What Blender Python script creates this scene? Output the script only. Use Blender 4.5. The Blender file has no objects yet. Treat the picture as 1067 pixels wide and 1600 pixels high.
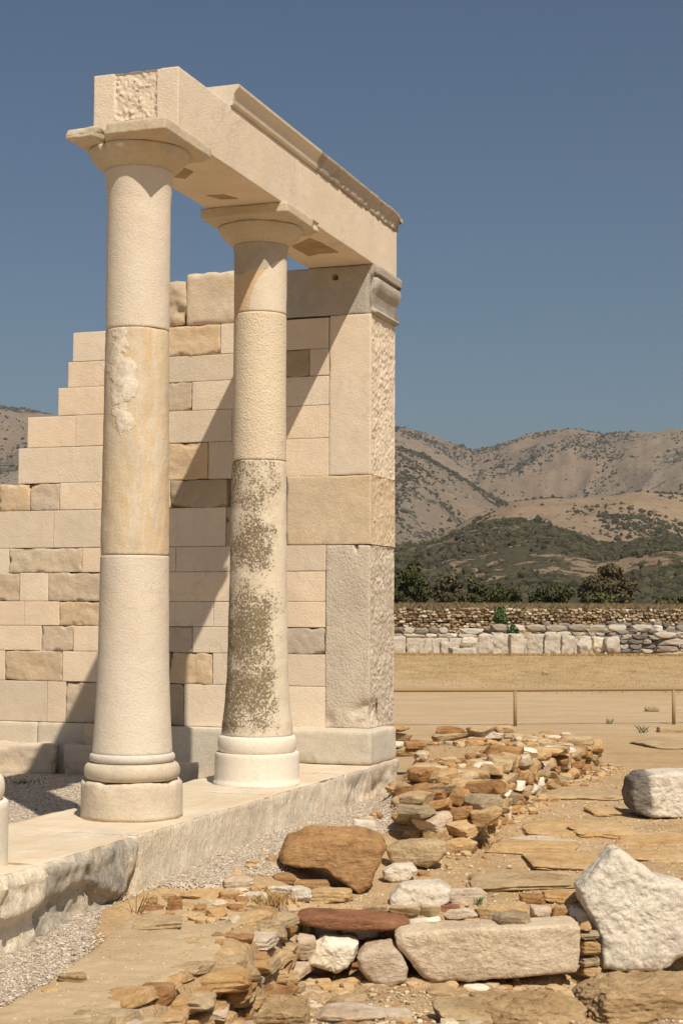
import bpy, bmesh, math, random
import numpy as np
from mathutils import Vector, Matrix
R = math.radians
sc = bpy.context.scene
col = sc.collection

# ------------------------------------------------------------------ camera
FPX, PITCH, ROLL, EYE = 2474.4, 3.6108, -0.2238, 1.3421
cam_d = bpy.data.cameras.new('camera'); cam = bpy.data.objects.new('camera', cam_d); col.objects.link(cam)
cam_d.sensor_fit = 'VERTICAL'; cam_d.sensor_height = 36.0; cam_d.lens = FPX * 36.0 / 1600.0
cam_d.clip_start = 0.1; cam_d.clip_end = 20000
cam.location = (0, 0, EYE)
cam.rotation_euler = (Matrix.Rotation(R(90 + PITCH), 3, 'X') @ Matrix.Rotation(R(-ROLL), 3, 'Z')).to_euler()
sc.camera = cam

# ------------------------------------------------------------------ temple frame (r: right of the column line, t: along it, z: above the step)
YAW, CX, CY = 19.2527, -1.3677, 10.5
ca, sa = math.cos(R(YAW)), math.sin(R(YAW))
def T(r, t, z=0.0): return (CX + ca*r + sa*t, CY - sa*r + ca*t, z)
def TI(X, Y): return (ca*(X-CX) - sa*(Y-CY), sa*(X-CX) + ca*(Y-CY))

# ------------------------------------------------------------------ sky, sun, exposure
SR, ST, SU = 1.0, -1.08, 1.9
sd = Vector((ca*SR + sa*ST, -sa*SR + ca*ST, SU)).normalized()
sun_el = math.asin(sd.z); sun_az = math.atan2(sd.x, sd.y)
w = bpy.data.worlds.new('World'); sc.world = w; w.use_nodes = True
nt = w.node_tree; nt.nodes.clear()
sky = nt.nodes.new('ShaderNodeTexSky'); sky.sky_type = 'NISHITA'; sky.sun_disc = False
sky.sun_elevation = sun_el; sky.sun_rotation = sun_az
sky.altitude = 0; sky.air_density = 1.0; sky.dust_density = 1.6; sky.ozone_density = 1.0
tm = nt.nodes.new('ShaderNodeMix'); tm.data_type = 'RGBA'; tm.blend_type = 'MULTIPLY'; tm.inputs[0].default_value = 1
tm.inputs[7].default_value = (0.84, 0.91, 0.95, 1)
bg = nt.nodes.new('ShaderNodeBackground'); bg.inputs[1].default_value = 0.0545
wo = nt.nodes.new('ShaderNodeOutputWorld')
nt.links.new(sky.outputs[0], tm.inputs[6]); nt.links.new(tm.outputs[2], bg.inputs[0]); nt.links.new(bg.outputs[0], wo.inputs[0])
sl = bpy.data.lights.new('sun', 'SUN'); sl.energy = 4.6; sl.angle = R(0.55); sl.color = (1.0, 0.90, 0.75)
so = bpy.data.objects.new('sun', sl); col.objects.link(so)
so.rotation_euler = sd.to_track_quat('Z', 'Y').to_euler(); so.location = (0, 0, 50)
sc.view_settings.view_transform = 'Standard'; sc.view_settings.look = 'None'
sc.view_settings.exposure = 0.19; sc.view_settings.gamma = 1.0
try: sc.cycles.max_bounces = 6; sc.cycles.diffuse_bounces = 4
except Exception: pass

# ------------------------------------------------------------------ picking helpers
def ray(px, py):
    q = R(ROLL); c, s = math.cos(q), math.sin(q)
    xr = (px - 533.5)/FPX; ur = (800 - py)/FPX
    x = xr*c + ur*s; u = -xr*s + ur*c
    p = R(PITCH)
    return np.array([x, math.cos(p) - u*math.sin(p), math.sin(p) + u*math.cos(p)])
def at_z(px, py, z):
    d = ray(px, py); k = (z - EYE)/d[2]; return d[0]*k, d[1]*k
def at_Y(px, py, Y):
    d = ray(px, py); k = Y/d[1]; return d[0]*k, EYE + d[2]*k
def at_t(px, py, t):                     # meets the plane t = const of the temple
    d = ray(px, py); dt = d[0]*sa + d[1]*ca; ot = -(CX*sa + CY*ca)
    k = (t - ot)/dt; X, Y = d[0]*k, d[1]*k
    return TI(X, Y)[0], EYE + d[2]*k

# ------------------------------------------------------------------ numpy noise
_rng = np.random.RandomState(7)
_P = np.concatenate([_rng.permutation(512)]*3)
_G = _rng.normal(size=(512, 3)); _G /= np.linalg.norm(_G, axis=1)[:, None]
def noise(p):
    p = np.asarray(p, float); i = np.floor(p).astype(int); f = p - i; i &= 511
    u = f*f*f*(f*(f*6 - 15) + 10)
    out = 0
    for dx in (0, 1):
        wx = u[:, 0] if dx else 1 - u[:, 0]
        for dy in (0, 1):
            wy = u[:, 1] if dy else 1 - u[:, 1]
            for dz in (0, 1):
                wz = u[:, 2] if dz else 1 - u[:, 2]
                h = _P[_P[_P[(i[:, 0]+dx) & 511] + ((i[:, 1]+dy) & 511)] + ((i[:, 2]+dz) & 511)] & 511
                g = _G[h]
                out = out + wx*wy*wz*(g[:, 0]*(f[:, 0]-dx) + g[:, 1]*(f[:, 1]-dy) + g[:, 2]*(f[:, 2]-dz))
    return out
def fbm(p, o=4, gain=.5):
    s = 0; a = 1; p = np.asarray(p, float)
    for k in range(o):
        s = s + a*noise(p + 17.3*k); p = p*2.03; a *= gain
    return s
def n2(x, y, sc_, o=4, seed=0.0):
    x = np.asarray(x, float); sh = x.shape
    p = np.stack([x.ravel()*sc_, np.asarray(y, float).ravel()*sc_, np.full(x.size, 3.1 + seed)], 1)
    return fbm(p, o).reshape(sh)
def sstep(a, b, x):
    t = np.clip((x - a)/(b - a), 0, 1); return t*t*(3 - 2*t)

# ------------------------------------------------------------------ mesh helpers
def tag(o, label=None, cat=None, group=None, kind=None):
    if label: o['label'] = label
    if cat: o['category'] = cat
    if group: o['group'] = group
    if kind: o['kind'] = kind
    return o
def empty(name, loc=(0, 0, 0), rz=0.0):
    o = bpy.data.objects.new(name, None); o.empty_display_size = .2
    o.location = loc; o.rotation_euler = (0, 0, rz); col.objects.link(o); return o
def join(lst):
    Vs, Fs, n = [], [], 0
    for V, F in lst:
        Vs.append(V); Fs.append(F + n); n += len(V)
    return np.concatenate(Vs), np.concatenate(Fs)
def mk(name, V, F, mat, parent=None, smooth=True, loc=None, rz=0.0, attr=None, sharp=None):
    V = np.asarray(V, np.float32); F = np.asarray(F, np.int32); k = F.shape[1]
    me = bpy.data.meshes.new(name)
    me.vertices.add(len(V)); me.vertices.foreach_set('co', V.ravel())
    me.loops.add(F.size); me.loops.foreach_set('vertex_index', F.ravel())
    me.polygons.add(len(F)); me.polygons.foreach_set('loop_start', np.arange(0, F.size, k, dtype=np.int32))
    me.polygons.foreach_set('loop_total', np.full(len(F), k, np.int32))
    me.polygons.foreach_set('use_smooth', np.full(len(F), smooth))
    if attr:
        for an, av in attr.items():
            av = np.asarray(av, np.float32)
            if av.ndim == 1: av = np.stack([av]*3, 1)
            a = me.attributes.new(an, 'FLOAT_COLOR', 'POINT')
            a.data.foreach_set('color', np.concatenate([av, np.ones((len(V), 1), np.float32)], 1).ravel())
    me.update(calc_edges=True); me.validate()
    if mat: me.materials.append(mat)
    if sharp is not None and smooth:
        try: me.set_sharp_from_angle(angle=R(sharp))
        except Exception: pass
    o = bpy.data.objects.new(name, me); col.objects.link(o)
    if parent: o.parent = parent
    if loc is not None: o.location = loc
    o.rotation_euler = (0, 0, rz)
    return o

def rbox(lo, hi, seg=.03, rad=.006, amp=.0, freq=8, seed=0, fn=None, chip=0.0):
    """closed box of small quads with rounded, worn edges"""
    lo = np.array(lo, float); hi = np.array(hi, float); L = hi - lo
    n = np.maximum(2, np.ceil(L/seg).astype(int)); n = np.minimum(n, 260)
    P, Q = [], []
    for ax in range(3):
        b, c = (ax+1) % 3, (ax+2) % 3
        for side in (0, 1):
            B, C = np.meshgrid(np.arange(n[b]+1), np.arange(n[c]+1), indexing='ij')
            I = np.zeros(B.shape + (3,), int); I[..., ax] = side*n[ax]; I[..., b] = B; I[..., c] = C
            a0, a1, a2, a3 = I[:-1, :-1], I[1:, :-1], I[1:, 1:], I[:-1, 1:]
            q = np.stack([a0, a1, a2, a3], 2) if side else np.stack([a3, a2, a1, a0], 2)
            Q.append(q.reshape(-1, 4, 3))
    Q = np.concatenate(Q)
    key = (Q[..., 0]*1000 + Q[..., 1])*1000 + Q[..., 2]
    u, inv = np.unique(key.ravel(), return_inverse=True)
    I = np.stack([u//1000000, (u//1000) % 1000, u % 1000], 1)
    F = inv.reshape(-1, 4)
    # edge rows pulled close to the edge so that a small radius keeps its shape
    V = np.zeros(I.shape)
    for ax in range(3):
        g = np.linspace(0, 1, n[ax]+1)
        if n[ax] >= 4:
            e = min(.3/n[ax], rad/L[ax]); g[1] = max(e, 1e-3); g[-2] = 1 - g[1]
            g[2:-2] = np.linspace(0, 1, n[ax]+1)[2:-2]
            if n[ax] >= 7:
                e2 = min(1.7/n[ax], (rad + chip*1.4 + .001)/L[ax]); e2 = max(e2, g[1]*1.3); g[2] = e2; g[-3] = 1 - e2
        V[:, ax] = lo[ax] + g[I[:, ax]]*L[ax]
    rr = np.full(len(V), rad)
    if chip > 0: rr = rad + chip*np.clip(fbm(V*freq*.8 + seed*3.7 + 11, 3), 0, 1)**1.3*2.2
    rr = np.minimum(rr, L.min()*.45)[:, None]
    inner = np.clip(V, lo + rr, hi - rr); d = V - inner
    ln = np.linalg.norm(d, axis=1)[:, None]; nrm = d/np.maximum(ln, 1e-9)
    V2 = inner + nrm*rr
    if amp > 0: V2 = V2 + nrm*(amp*fbm(V*freq + seed*5.1, 4))[:, None]
    if fn is not None: V2 = fn(V2, nrm)
    return V2, F

_ico = {}
def ico(s):
    if s not in _ico:
        bm = bmesh.new(); bmesh.ops.create_icosphere(bm, subdivisions=s, radius=1)
        bm.verts.ensure_lookup_table()
        _ico[s] = (np.array([v.co[:] for v in bm.verts]), np.array([[v.index for v in f.verts] for f in bm.faces])); bm.free()
    return _ico[s]
def rock(w_, d_, h_, seed=0, sub=4, rough=.045, strata=0.0, box=.5, sfreq=26, tilt=0.0, roll=0.0, extra=13):
    """faceted stone: a convex cut block with broken, noisy faces, bottom at z = 0"""
    rs = np.random.RandomState(seed + 100); D, F = ico(sub)
    nn, hh = [], []
    for ax in range(3):
        for s in (-1, 1):
            v = rs.normal(size=3)*.16*(1.15 - box); v[ax] = s; nn.append(v/np.linalg.norm(v)); hh.append(1.0)
    for _ in range(extra):
        v = rs.normal(size=3); v /= np.linalg.norm(v); sup = np.abs(v).sum()
        nn.append(v); hh.append(sup*rs.uniform(.55 + .17*box, .76 + .18*box))
    nn = np.array(nn); hh = np.array(hh)
    dots = D @ nn.T; rad = np.where(dots > 1e-3, hh[None]/np.maximum(dots, 1e-3), 99)
    k = 55.0; r = -np.log(np.exp(-k*np.clip(rad, 0, 6) + k)  .sum(1))/k + 1
    V = D*r[:, None]
    V = V/np.abs(V).max(0)
    S = np.array([w_/2, d_/2, h_/2]); V = V*S
    m = (w_*d_*h_)**(1/3.)
    q = V/m*2.2 + seed*1.37
    V = V + D*(m*rough*(fbm(q, 5, .6) + .4*fbm(q*4.1, 3, .6)))[:, None]
    if strata:
        ph = V[:, 2]*sfreq/.3 + 2.5*noise(V*4 + seed)
        st = np.abs(((ph*.5) % 1) - .5)*2
        side = np.sqrt(np.clip(1 - (D[:, 2]**2), 0, 1))
        V[:, :2] *= (1 + strata*.8*(np.clip(st*2.2 - .6, 0, 1) - .5)*side)[:, None]
    M = Matrix.Rotation(tilt, 3, 'Y') @ Matrix.Rotation(roll, 3, 'X')
    V = V @ np.array(M).T
    V[:, 2] -= V[:, 2].min()
    return V, F
def outline_rock(pts, depth, seed=0, seg=96, rows=28, e=.42, rough=.01, freq=6, lean=0.0):
    """stone with the given front outline (x, z in metres) and a real thickness (y)"""
    pts = np.array(pts, float); c = pts.mean(0)
    A = pts - c; th = np.linspace(-np.pi, np.pi, seg, endpoint=False)
    rad = np.zeros(seg)
    n = len(A)
    for i, a in enumerate(th):
        d = np.array([math.cos(a), math.sin(a)]); best = 0
        for j in range(n):
            p, q = A[j], A[(j+1) % n]; e_ = q - p
            den = d[0]*e_[1] - d[1]*e_[0]
            if abs(den) < 1e-9: continue
            k = (p[0]*e_[1] - p[1]*e_[0])/den; u = (p[0]*d[1] - p[1]*d[0])/den
            if k > 0 and -1e-6 <= u <= 1 + 1e-6: best = max(best, k)
        rad[i] = best
    kk = 2.0/e; sf = list(np.linspace(.04, .93, rows//2)); yf = [-(1 - q_**kk)**(1/kk) for q_ in sf]
    ym = np.linspace(yf[-1], -yf[-1], max(6, rows//4) + 2)[1:-1]; sm_ = [(1 - abs(q_)**kk)**(1/kk) for q_ in ym]
    SS = sf + sm_ + sf[::-1]; YY = yf + list(ym) + [-q_ for q_ in yf[::-1]]
    V = [np.stack([rad*np.cos(th)*q_, np.full(seg, y_*depth/2), rad*np.sin(th)*q_], 1) for q_, y_ in zip(SS, YY)]
    rows = len(SS) + 1
    V = np.concatenate(V + [np.array([[0, -depth/2, 0], [0, depth/2, 0]])])
    F = []
    m = rows - 1
    for r_ in range(m - 1):
        for i in range(seg):
            j = (i+1) % seg; F.append((r_*seg + i, r_*seg + j, (r_+1)*seg + j, (r_+1)*seg + i))
    a, b = m*seg, m*seg + 1
    tris = []
    for i in range(seg):
        j = (i+1) % seg; F.append((a, j, i, i)); F.append((b, (m-1)*seg + i, (m-1)*seg + j, (m-1)*seg + j))
    T3 = []
    for f in F:
        if f[2] == f[3]: T3.append(f[:3])
        else: T3.append((f[0], f[1], f[2])); T3.append((f[0], f[2], f[3]))
    F = np.array(T3)
    nr = []
    for s_, y_ in zip(SS, YY):
        a_, b_ = s_**(kk - 1), math.copysign(abs(y_)**(kk - 1), y_); q_ = math.hypot(a_, b_)
        nr.append(np.stack([np.cos(th)*a_/q_, np.full(seg, b_/q_), np.sin(th)*a_/q_], 1))
    nr = np.concatenate(nr + [np.array([[0, -1, 0], [0, 1, 0]])])
    V = V + nr*(rough*(fbm(V*freq + seed, 6, .6) + .5*np.abs(fbm(V*freq*1.7 + seed + 9, 4))))[:, None]
    V[:, 1] += (V[:, 2] - V[:, 2].min())*lean
    return V + np.array([c[0], 0, c[1]]), F
def tube(pts, rads, seg=10):
    V, F = [], []; pts = [Vector(p) for p in pts]
    for i, p in enumerate(pts):
        d = (pts[min(i+1, len(pts)-1)] - pts[max(i-1, 0)]).normalized()
        a = d.orthogonal().normalized() if i == 0 else (a - d*a.dot(d)).normalized()
        b = d.cross(a)
        for k in range(seg):
            t = 2*math.pi*k/seg; V.append((p + (a*math.cos(t) + b*math.sin(t))*rads[i])[:])
    for i in range(len(pts)-1):
        for k in range(seg):
            F.append((i*seg + k, i*seg + (k+1) % seg, (i+1)*seg + (k+1) % seg, (i+1)*seg + k))
    n = len(V); V += [pts[0][:], pts[-1][:]]
    for k in range(seg):
        F.append((n, (k+1) % seg, k, k)); F.append((n+1, (len(pts)-1)*seg + k, (len(pts)-1)*seg + (k+1) % seg, (len(pts)-1)*seg + (k+1) % seg))
    T3 = []
    for f in F:
        if f[2] == f[3]: T3.append(f[:3])
        else: T3.append((f[0], f[1], f[2])); T3.append((f[0], f[2], f[3]))
    return np.array(V), np.array(T3)
def lathe(prof, seg=128, amp=0.0, freq=10, seed=0, fn=None, cap=True):
    """prof: list of (radius, z) bottom to top"""
    pr = np.array(prof, float); th = np.linspace(0, 2*np.pi, seg, endpoint=False)
    V = np.stack([pr[:, 0][:, None]*np.cos(th), pr[:, 0][:, None]*np.sin(th), np.repeat(pr[:, 1][:, None], seg, 1)], 2).reshape(-1, 3)
    if amp:
        nr = np.stack([np.tile(np.cos(th), len(pr)), np.tile(np.sin(th), len(pr)), np.zeros(len(V))], 1)
        V = V + nr*(amp*fbm(V*freq + seed, 4))[:, None]
    if fn is not None: V = fn(V)
    m = len(pr); i = np.arange(seg); j = (i+1) % seg
    F = np.concatenate([np.stack([k*seg + i, k*seg + j, (k+1)*seg + j, (k+1)*seg + i], 1) for k in range(m-1)])
    if cap:
        n = len(V); V = np.concatenate([V, [[0, 0, pr[0, 1]], [0, 0, pr[-1, 1]]]])
        F = np.concatenate([F, np.stack([np.full(seg, n), j, i, i], 1), np.stack([np.full(seg, n+1), (m-1)*seg + i, (m-1)*seg + j, (m-1)*seg + j], 1)])
        T3 = [np.stack([F[:, 0], F[:, 1], F[:, 2]], 1), np.stack([F[:, 0], F[:, 2], F[:, 3]], 1)]
        F = np.concatenate(T3); F = F[(F[:, 0] != F[:, 1]) & (F[:, 1] != F[:, 2]) & (F[:, 0] != F[:, 2])]
    return V, F
def dense(prof, step=.03):
    out = [prof[0]]
    for a, b in zip(prof, prof[1:]):
        n = max(1, int(math.hypot(b[0]-a[0], b[1]-a[1])/step))
        for k in range(1, n+1): out.append((a[0] + (b[0]-a[0])*k/n, a[1] + (b[1]-a[1])*k/n))
    return out

# ------------------------------------------------------------------ materials
class G:
    def __init__(s, name, rough=.9, spec=.2):
        s.m = bpy.data.materials.new(name); s.m.use_nodes = True; s.t = s.m.node_tree; s.n = s.t.nodes; s.l = s.t.links
        s.p = s.n['Principled BSDF']; s.p.inputs['Roughness'].default_value = rough
        s.p.inputs['Specular IOR Level'].default_value = spec
        tc = s.n.new('ShaderNodeTexCoord'); oi = s.n.new('ShaderNodeObjectInfo')
        a = s.n.new('ShaderNodeVectorMath'); a.operation = 'ADD'; s.l.new(tc.outputs['Object'], a.inputs[0]); s.l.new(oi.outputs['Location'], a.inputs[1])
        s.co = a.outputs[0]; s.obj = tc.outputs['Object']; s.bump_in = None
    def set(s, node, k, v):
        if hasattr(v, 'is_linked') or isinstance(v, bpy.types.NodeSocket): s.l.new(v, node.inputs[k])
        else: node.inputs[k].default_value = v
    def mapv(s, scale, v=None, rot=(0, 0, 0)):
        m = s.n.new('ShaderNodeMapping'); s.l.new(v or s.co, m.inputs[0]); m.inputs['Scale'].default_value = scale; m.inputs['Rotation'].default_value = rot; return m.outputs[0]
    def noise(s, scale, det=6, rough=.6, v=None, dist=0.0):
        n = s.n.new('ShaderNodeTexNoise'); s.l.new(v or s.co, n.inputs['Vector']); n.inputs['Scale'].default_value = scale
        n.inputs['Detail'].default_value = det; n.inputs['Roughness'].default_value = rough; n.inputs['Distortion'].default_value = dist
        return n.outputs[0]
    def vor(s, scale, v=None, feat='F1', out=0, rnd=1.0):
        n = s.n.new('ShaderNodeTexVoronoi'); s.l.new(v or s.co, n.inputs['Vector']); n.inputs['Scale'].default_value = scale; n.feature = feat
        n.inputs['Randomness'].default_value = rnd
        return n.outputs[out]
    def ramp(s, f, pts, interp='LINEAR'):
        r = s.n.new('ShaderNodeValToRGB'); s.l.new(f, r.inputs[0]); cr = r.color_ramp; cr.interpolation = interp
        while len(cr.elements) < len(pts): cr.elements.new(.5)
        for e, (p, c) in zip(cr.elements, pts):
            e.position = p; e.color = (c, c, c, 1) if isinstance(c, (int, float)) else (*c, 1)
        return r.outputs[0]
    def mix(s, f, a, b, mode='MIX'):
        m = s.n.new('ShaderNodeMix'); m.data_type = 'RGBA'; m.blend_type = mode
        for k, v in ((0, f), (6, a), (7, b)):
            if isinstance(v, bpy.types.NodeSocket): s.l.new(v, m.inputs[k])
            elif k == 0: m.inputs[0].default_value = v
            else: m.inputs[k].default_value = (*v, 1) if not isinstance(v, (int, float)) else (v, v, v, 1)
        return m.outputs[2]
    def math(s, op, a, b=0.0, c=0.0):
        m = s.n.new('ShaderNodeMath'); m.operation = op
        for k, v in enumerate((a, b, c)):
            if isinstance(v, bpy.types.NodeSocket): s.l.new(v, m.inputs[k])
            else: m.inputs[k].default_value = v
        return m.outputs[0]
    def attr(s, name):
        n = s.n.new('ShaderNodeAttribute'); n.attribute_name = name; return n.outputs['Color']
    def sep(s, v=None):
        n = s.n.new('ShaderNodeSeparateXYZ'); s.l.new(v or s.obj, n.inputs[0]); return n.outputs
    def bump(s, h, dist, strength=1.0):
        b = s.n.new('ShaderNodeBump'); s.l.new(h, b.inputs['Height']); b.inputs['Distance'].default_value = dist; b.inputs['Strength'].default_value = strength
        if s.bump_in: s.l.new(s.bump_in, b.inputs['Normal'])
        s.bump_in = b.outputs[0]; s.l.new(s.bump_in, s.p.inputs['Normal'])
    def out(s, c): s.l.new(c, s.p.inputs['Base Color']); return s.m

def marble(name, c, var=.10, warm=(.60, .44, .26), warm_amt=.25, grey=(.36, .33, .29), grey_amt=.2, fine=.0035, fscale=75, coarse=0.0, cscale=22, tint=False, stria=0.0):
    g = G(name)
    a = g.noise(2.2, 8, .62); b = g.noise(.9, 5, .6, g.mapv((1, 1, 2.2), rot=(.3, .2, .5)), .6)
    base = g.mix(g.ramp(a, [(.25, 0), (.75, 1)]), tuple(x*(1-var) for x in c), tuple(min(1, x*(1+var)) for x in c))
    base = g.mix(g.math('MULTIPLY', g.ramp(b, [(.48, 0), (.68, 1)]), warm_amt), base, warm)
    base = g.mix(g.math('MULTIPLY', g.ramp(g.noise(3.1, 9, .68, dist=.4), [(.5, 0), (.72, 1)]), grey_amt), base, grey)
    f = g.noise(fscale, 3, .6)
    base = g.mix(g.ramp(f, [(.3, .75), (.55, 1.0)]), (0, 0, 0), base) if False else g.mix(.35, base, g.mix(1.0, base, g.ramp(f, [(.32, .72), (.6, 1.08)]), 'MULTIPLY'))
    if stria:
        s_ = g.noise(5, 6, .65, g.mapv((.6, .6, 7)))
        base = g.mix(g.math('MULTIPLY', g.ramp(s_, [(.45, 0), (.62, 1)]), stria), base, warm)
    vn = g.ramp(g.noise(1.5, 7, .62, g.mapv((1, 1, .8), rot=(.4, .5, .2)), 1.0), [(.485, 0), (.5, 1), (.515, 0)])
    base = g.mix(g.math('MULTIPLY', g.math('MULTIPLY', vn, g.ramp(g.noise(1.1, 3), [(.48, 0), (.60, 1)])), .38), base, grey)
    base = g.mix(g.math('MULTIPLY', g.ramp(g.noise(1.3, 7, .66, g.mapv((2.2, 2.2, .45))), [(.50, 0), (.70, 1)]), .28), base, tuple(q_*.72 for q_ in c))
    if tint: base = g.mix(1.0, base, g.attr('tint'), 'MULTIPLY')
    if fine: g.bump(f, fine)
    if coarse: g.bump(g.vor(cscale, g.mapv((1, 1, .75)), 'SMOOTH_F1'), coarse)
    g.bump(g.noise(9, 6, .6), .006)
    return g.out(base)

NEW = (.70, .60, .48)
M = {}
M['new'] = marble('new_marble', NEW, .07, grey_amt=.1, warm_amt=.18, fine=.004, tint=True)
M['smooth'] = marble('smooth_marble', (.70, .61, .49), .05, grey_amt=.1, warm_amt=.12, fine=.001)
M['ring'] = marble('grey_marble', (.60, .54, .47), .06, grey_amt=.15, warm_amt=.1, fine=.001)
M['white'] = marble('white_marble', (.76, .69, .58), .03, grey_amt=.04, warm_amt=.10, fine=.0008)
M['old'] = marble('old_marble', (.54, .46, .36), .14, warm=(.52, .37, .20), warm_amt=.35, grey=(.30, .27, .23), grey_amt=.4, fine=.004, fscale=60, tint=True, stria=.3)
M['grey'] = marble('weathered_marble', (.43, .39, .34), .16, warm=(.48, .38, .26), warm_amt=.3, grey=(.24, .22, .19), grey_amt=.5, fine=.005, fscale=65)
M['peck'] = marble('pecked_marble', (.62, .54, .43), .08, grey_amt=.15, warm_amt=.15, fine=.003, coarse=0)
M['step'] = marble('step_marble', (.60, .51, .39), .12, warm=(.62, .43, .22), warm_amt=.5, grey=(.42, .38, .32), grey_amt=.55, fine=.004, fscale=50)
M['rawstep'] = marble('chiselled_step_marble', (.56, .47, .35), .14, warm=(.60, .42, .20), warm_amt=.45, grey=(.36, .32, .27), grey_amt=.5, fine=.005, fscale=45, coarse=.012, cscale=26)
M['greystep'] = marble('grey_broken_step_marble', (.40, .36, .31), .2, warm=(.50, .38, .22), warm_amt=.5, grey=(.22, .21, .20), grey_amt=.75, fine=.006, fscale=45, coarse=.01, cscale=18)
M['capital'] = marble('capital_marble', (.56, .48, .36), .10, warm=(.56, .40, .22), warm_amt=.55, grey=(.30, .27, .24), grey_amt=.35, fine=.002, fscale=50)
M['fieldmarble'] = marble('field_marble', (.52, .46, .38), .16, warm_amt=.35, grey=(.27, .25, .22), grey_amt=.8, fine=.02, fscale=9, coarse=.03, cscale=5)
def white_rock(name, dark=None):
    g = G(name)
    c = g.mix(g.ramp(g.noise(2.4, 8, .65), [(.3, 0), (.7, 1)]), (.60, .53, .43), (.74, .665, .555))
    c = g.mix(g.ramp(g.noise(3.6, 9, .7, dist=.5), [(.50, 0), (.64, .55)]), c, (.38, .34, .29))
    c = g.mix(g.ramp(g.noise(1.9, 6, .6), [(.55, 0), (.68, .4)]), c, (.58, .42, .25))
    f = g.noise(45, 5, .7); c = g.mix(.6, c, g.mix(1.0, c, g.ramp(f, [(.3, .6), (.6, 1.12)]), 'MULTIPLY'))
    pits = g.vor(19, g.mapv((1, 1, 1.2)), 'SMOOTH_F1'); c = g.mix(g.ramp(g.math('ADD', pits, g.math('MULTIPLY', g.noise(7, 4), .5)), [(.22, .35), (.42, 0)]), c, (.40, .34, .27))
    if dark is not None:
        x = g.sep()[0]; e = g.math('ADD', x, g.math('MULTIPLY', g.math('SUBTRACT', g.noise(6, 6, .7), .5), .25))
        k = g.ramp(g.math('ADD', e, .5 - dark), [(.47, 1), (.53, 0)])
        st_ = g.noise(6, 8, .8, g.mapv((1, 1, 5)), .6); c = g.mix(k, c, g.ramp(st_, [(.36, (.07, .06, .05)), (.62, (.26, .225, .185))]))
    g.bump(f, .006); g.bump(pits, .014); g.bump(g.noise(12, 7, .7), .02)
    return g.out(c)
M['white_rock'] = white_rock('white_rock')
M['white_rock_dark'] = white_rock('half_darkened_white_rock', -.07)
def pitted():
    g = G('pitted_stone')
    c = g.mix(g.ramp(g.noise(2.4, 8, .65), [(.3, 0), (.7, 1)]), (.66, .52, .35), (.78, .64, .47))
    c = g.mix(g.ramp(g.noise(1.9, 6, .6), [(.5, 0), (.62, .5)]), c, (.50, .36, .26))
    n_ = g.noise(6, 9, .75, g.mapv((.7, 1, 1.5)), .7); c = g.mix(g.ramp(n_, [(.55, 0), (.64, .45)]), c, (.34, .25, .155))
    f = g.noise(40, 5, .7); c = g.mix(.6, c, g.mix(1.0, c, g.ramp(f, [(.3, .6), (.6, 1.12)]), 'MULTIPLY'))
    g.bump(n_, -.025); g.bump(f, .006); g.bump(g.noise(15, 7, .7), .02)
    return g.out(c)
M['beamstone'] = pitted()
M['quartz'] = marble('quartz_rock', (.74, .67, .55), .12, warm=(.62, .44, .22), warm_amt=.5, grey=(.45, .38, .30), grey_amt=.35, fine=.004, fscale=30)

def stepmat(name, c, warm, grey, garm):
    g = G(name); tc = g.n.new('ShaderNodeTexCoord'); nz = g.sep(tc.outputs['Normal'])[2]; up = g.ramp(nz, [(.6, 0), (.9, 1)])
    side = g.mix(g.ramp(g.noise(2.2, 8, .65), [(.3, 0), (.7, 1)]), tuple(x*.86 for x in c), tuple(x*1.1 for x in c))
    side = g.mix(g.ramp(g.noise(1.7, 7, .65, dist=.6), [(.48, 0), (.66, .5)]), side, warm)
    side = g.mix(g.ramp(g.noise(2.6, 9, .7, dist=.5), [(.46, 0), (.62, garm)]), side, grey)
    f = g.noise(50, 4, .65); side = g.mix(.5, side, g.mix(1.0, side, g.ramp(f, [(.3, .62), (.6, 1.12)]), 'MULTIPLY'))
    top = g.mix(g.ramp(g.noise(1.6, 8, .62), [(.35, 0), (.65, 1)]), (.58, .48, .35), (.68, .59, .46))
    top = g.mix(g.ramp(g.noise(2.2, 8, .7, g.mapv((2.5, .5, 1)), .4), [(.5, 0), (.64, .5)]), top, (.58, .40, .21))
    top = g.mix(g.ramp(g.noise(1.3, 7, .65, g.mapv((1.5, .7, 1))), [(.52, 0), (.62, .45)]), top, (.44, .39, .31))
    col_ = g.mix(up, side, top)
    h = g.math('MULTIPLY', g.math('SUBTRACT', 1.0, up), g.noise(24, 6, .7, g.mapv((1, 1.6, .55), rot=(.5, 0, 0)))); g.bump(h, .028)
    g.bump(f, .004); g.bump(g.noise(9, 6), .006)
    return g.out(col_)
M['rawstep'] = stepmat('chiselled_step_marble', (.84, .73, .575), (.76, .60, .40), (.62, .55, .45), .25)
M['greystep'] = stepmat('grey_broken_step_marble', (.60, .53, .42), (.68, .53, .34), (.27, .25, .23), .85)
M['edgestep'] = stepmat('edge_step_marble', (.82, .71, .56), (.60, .46, .28), (.42, .37, .31), .4)
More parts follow.
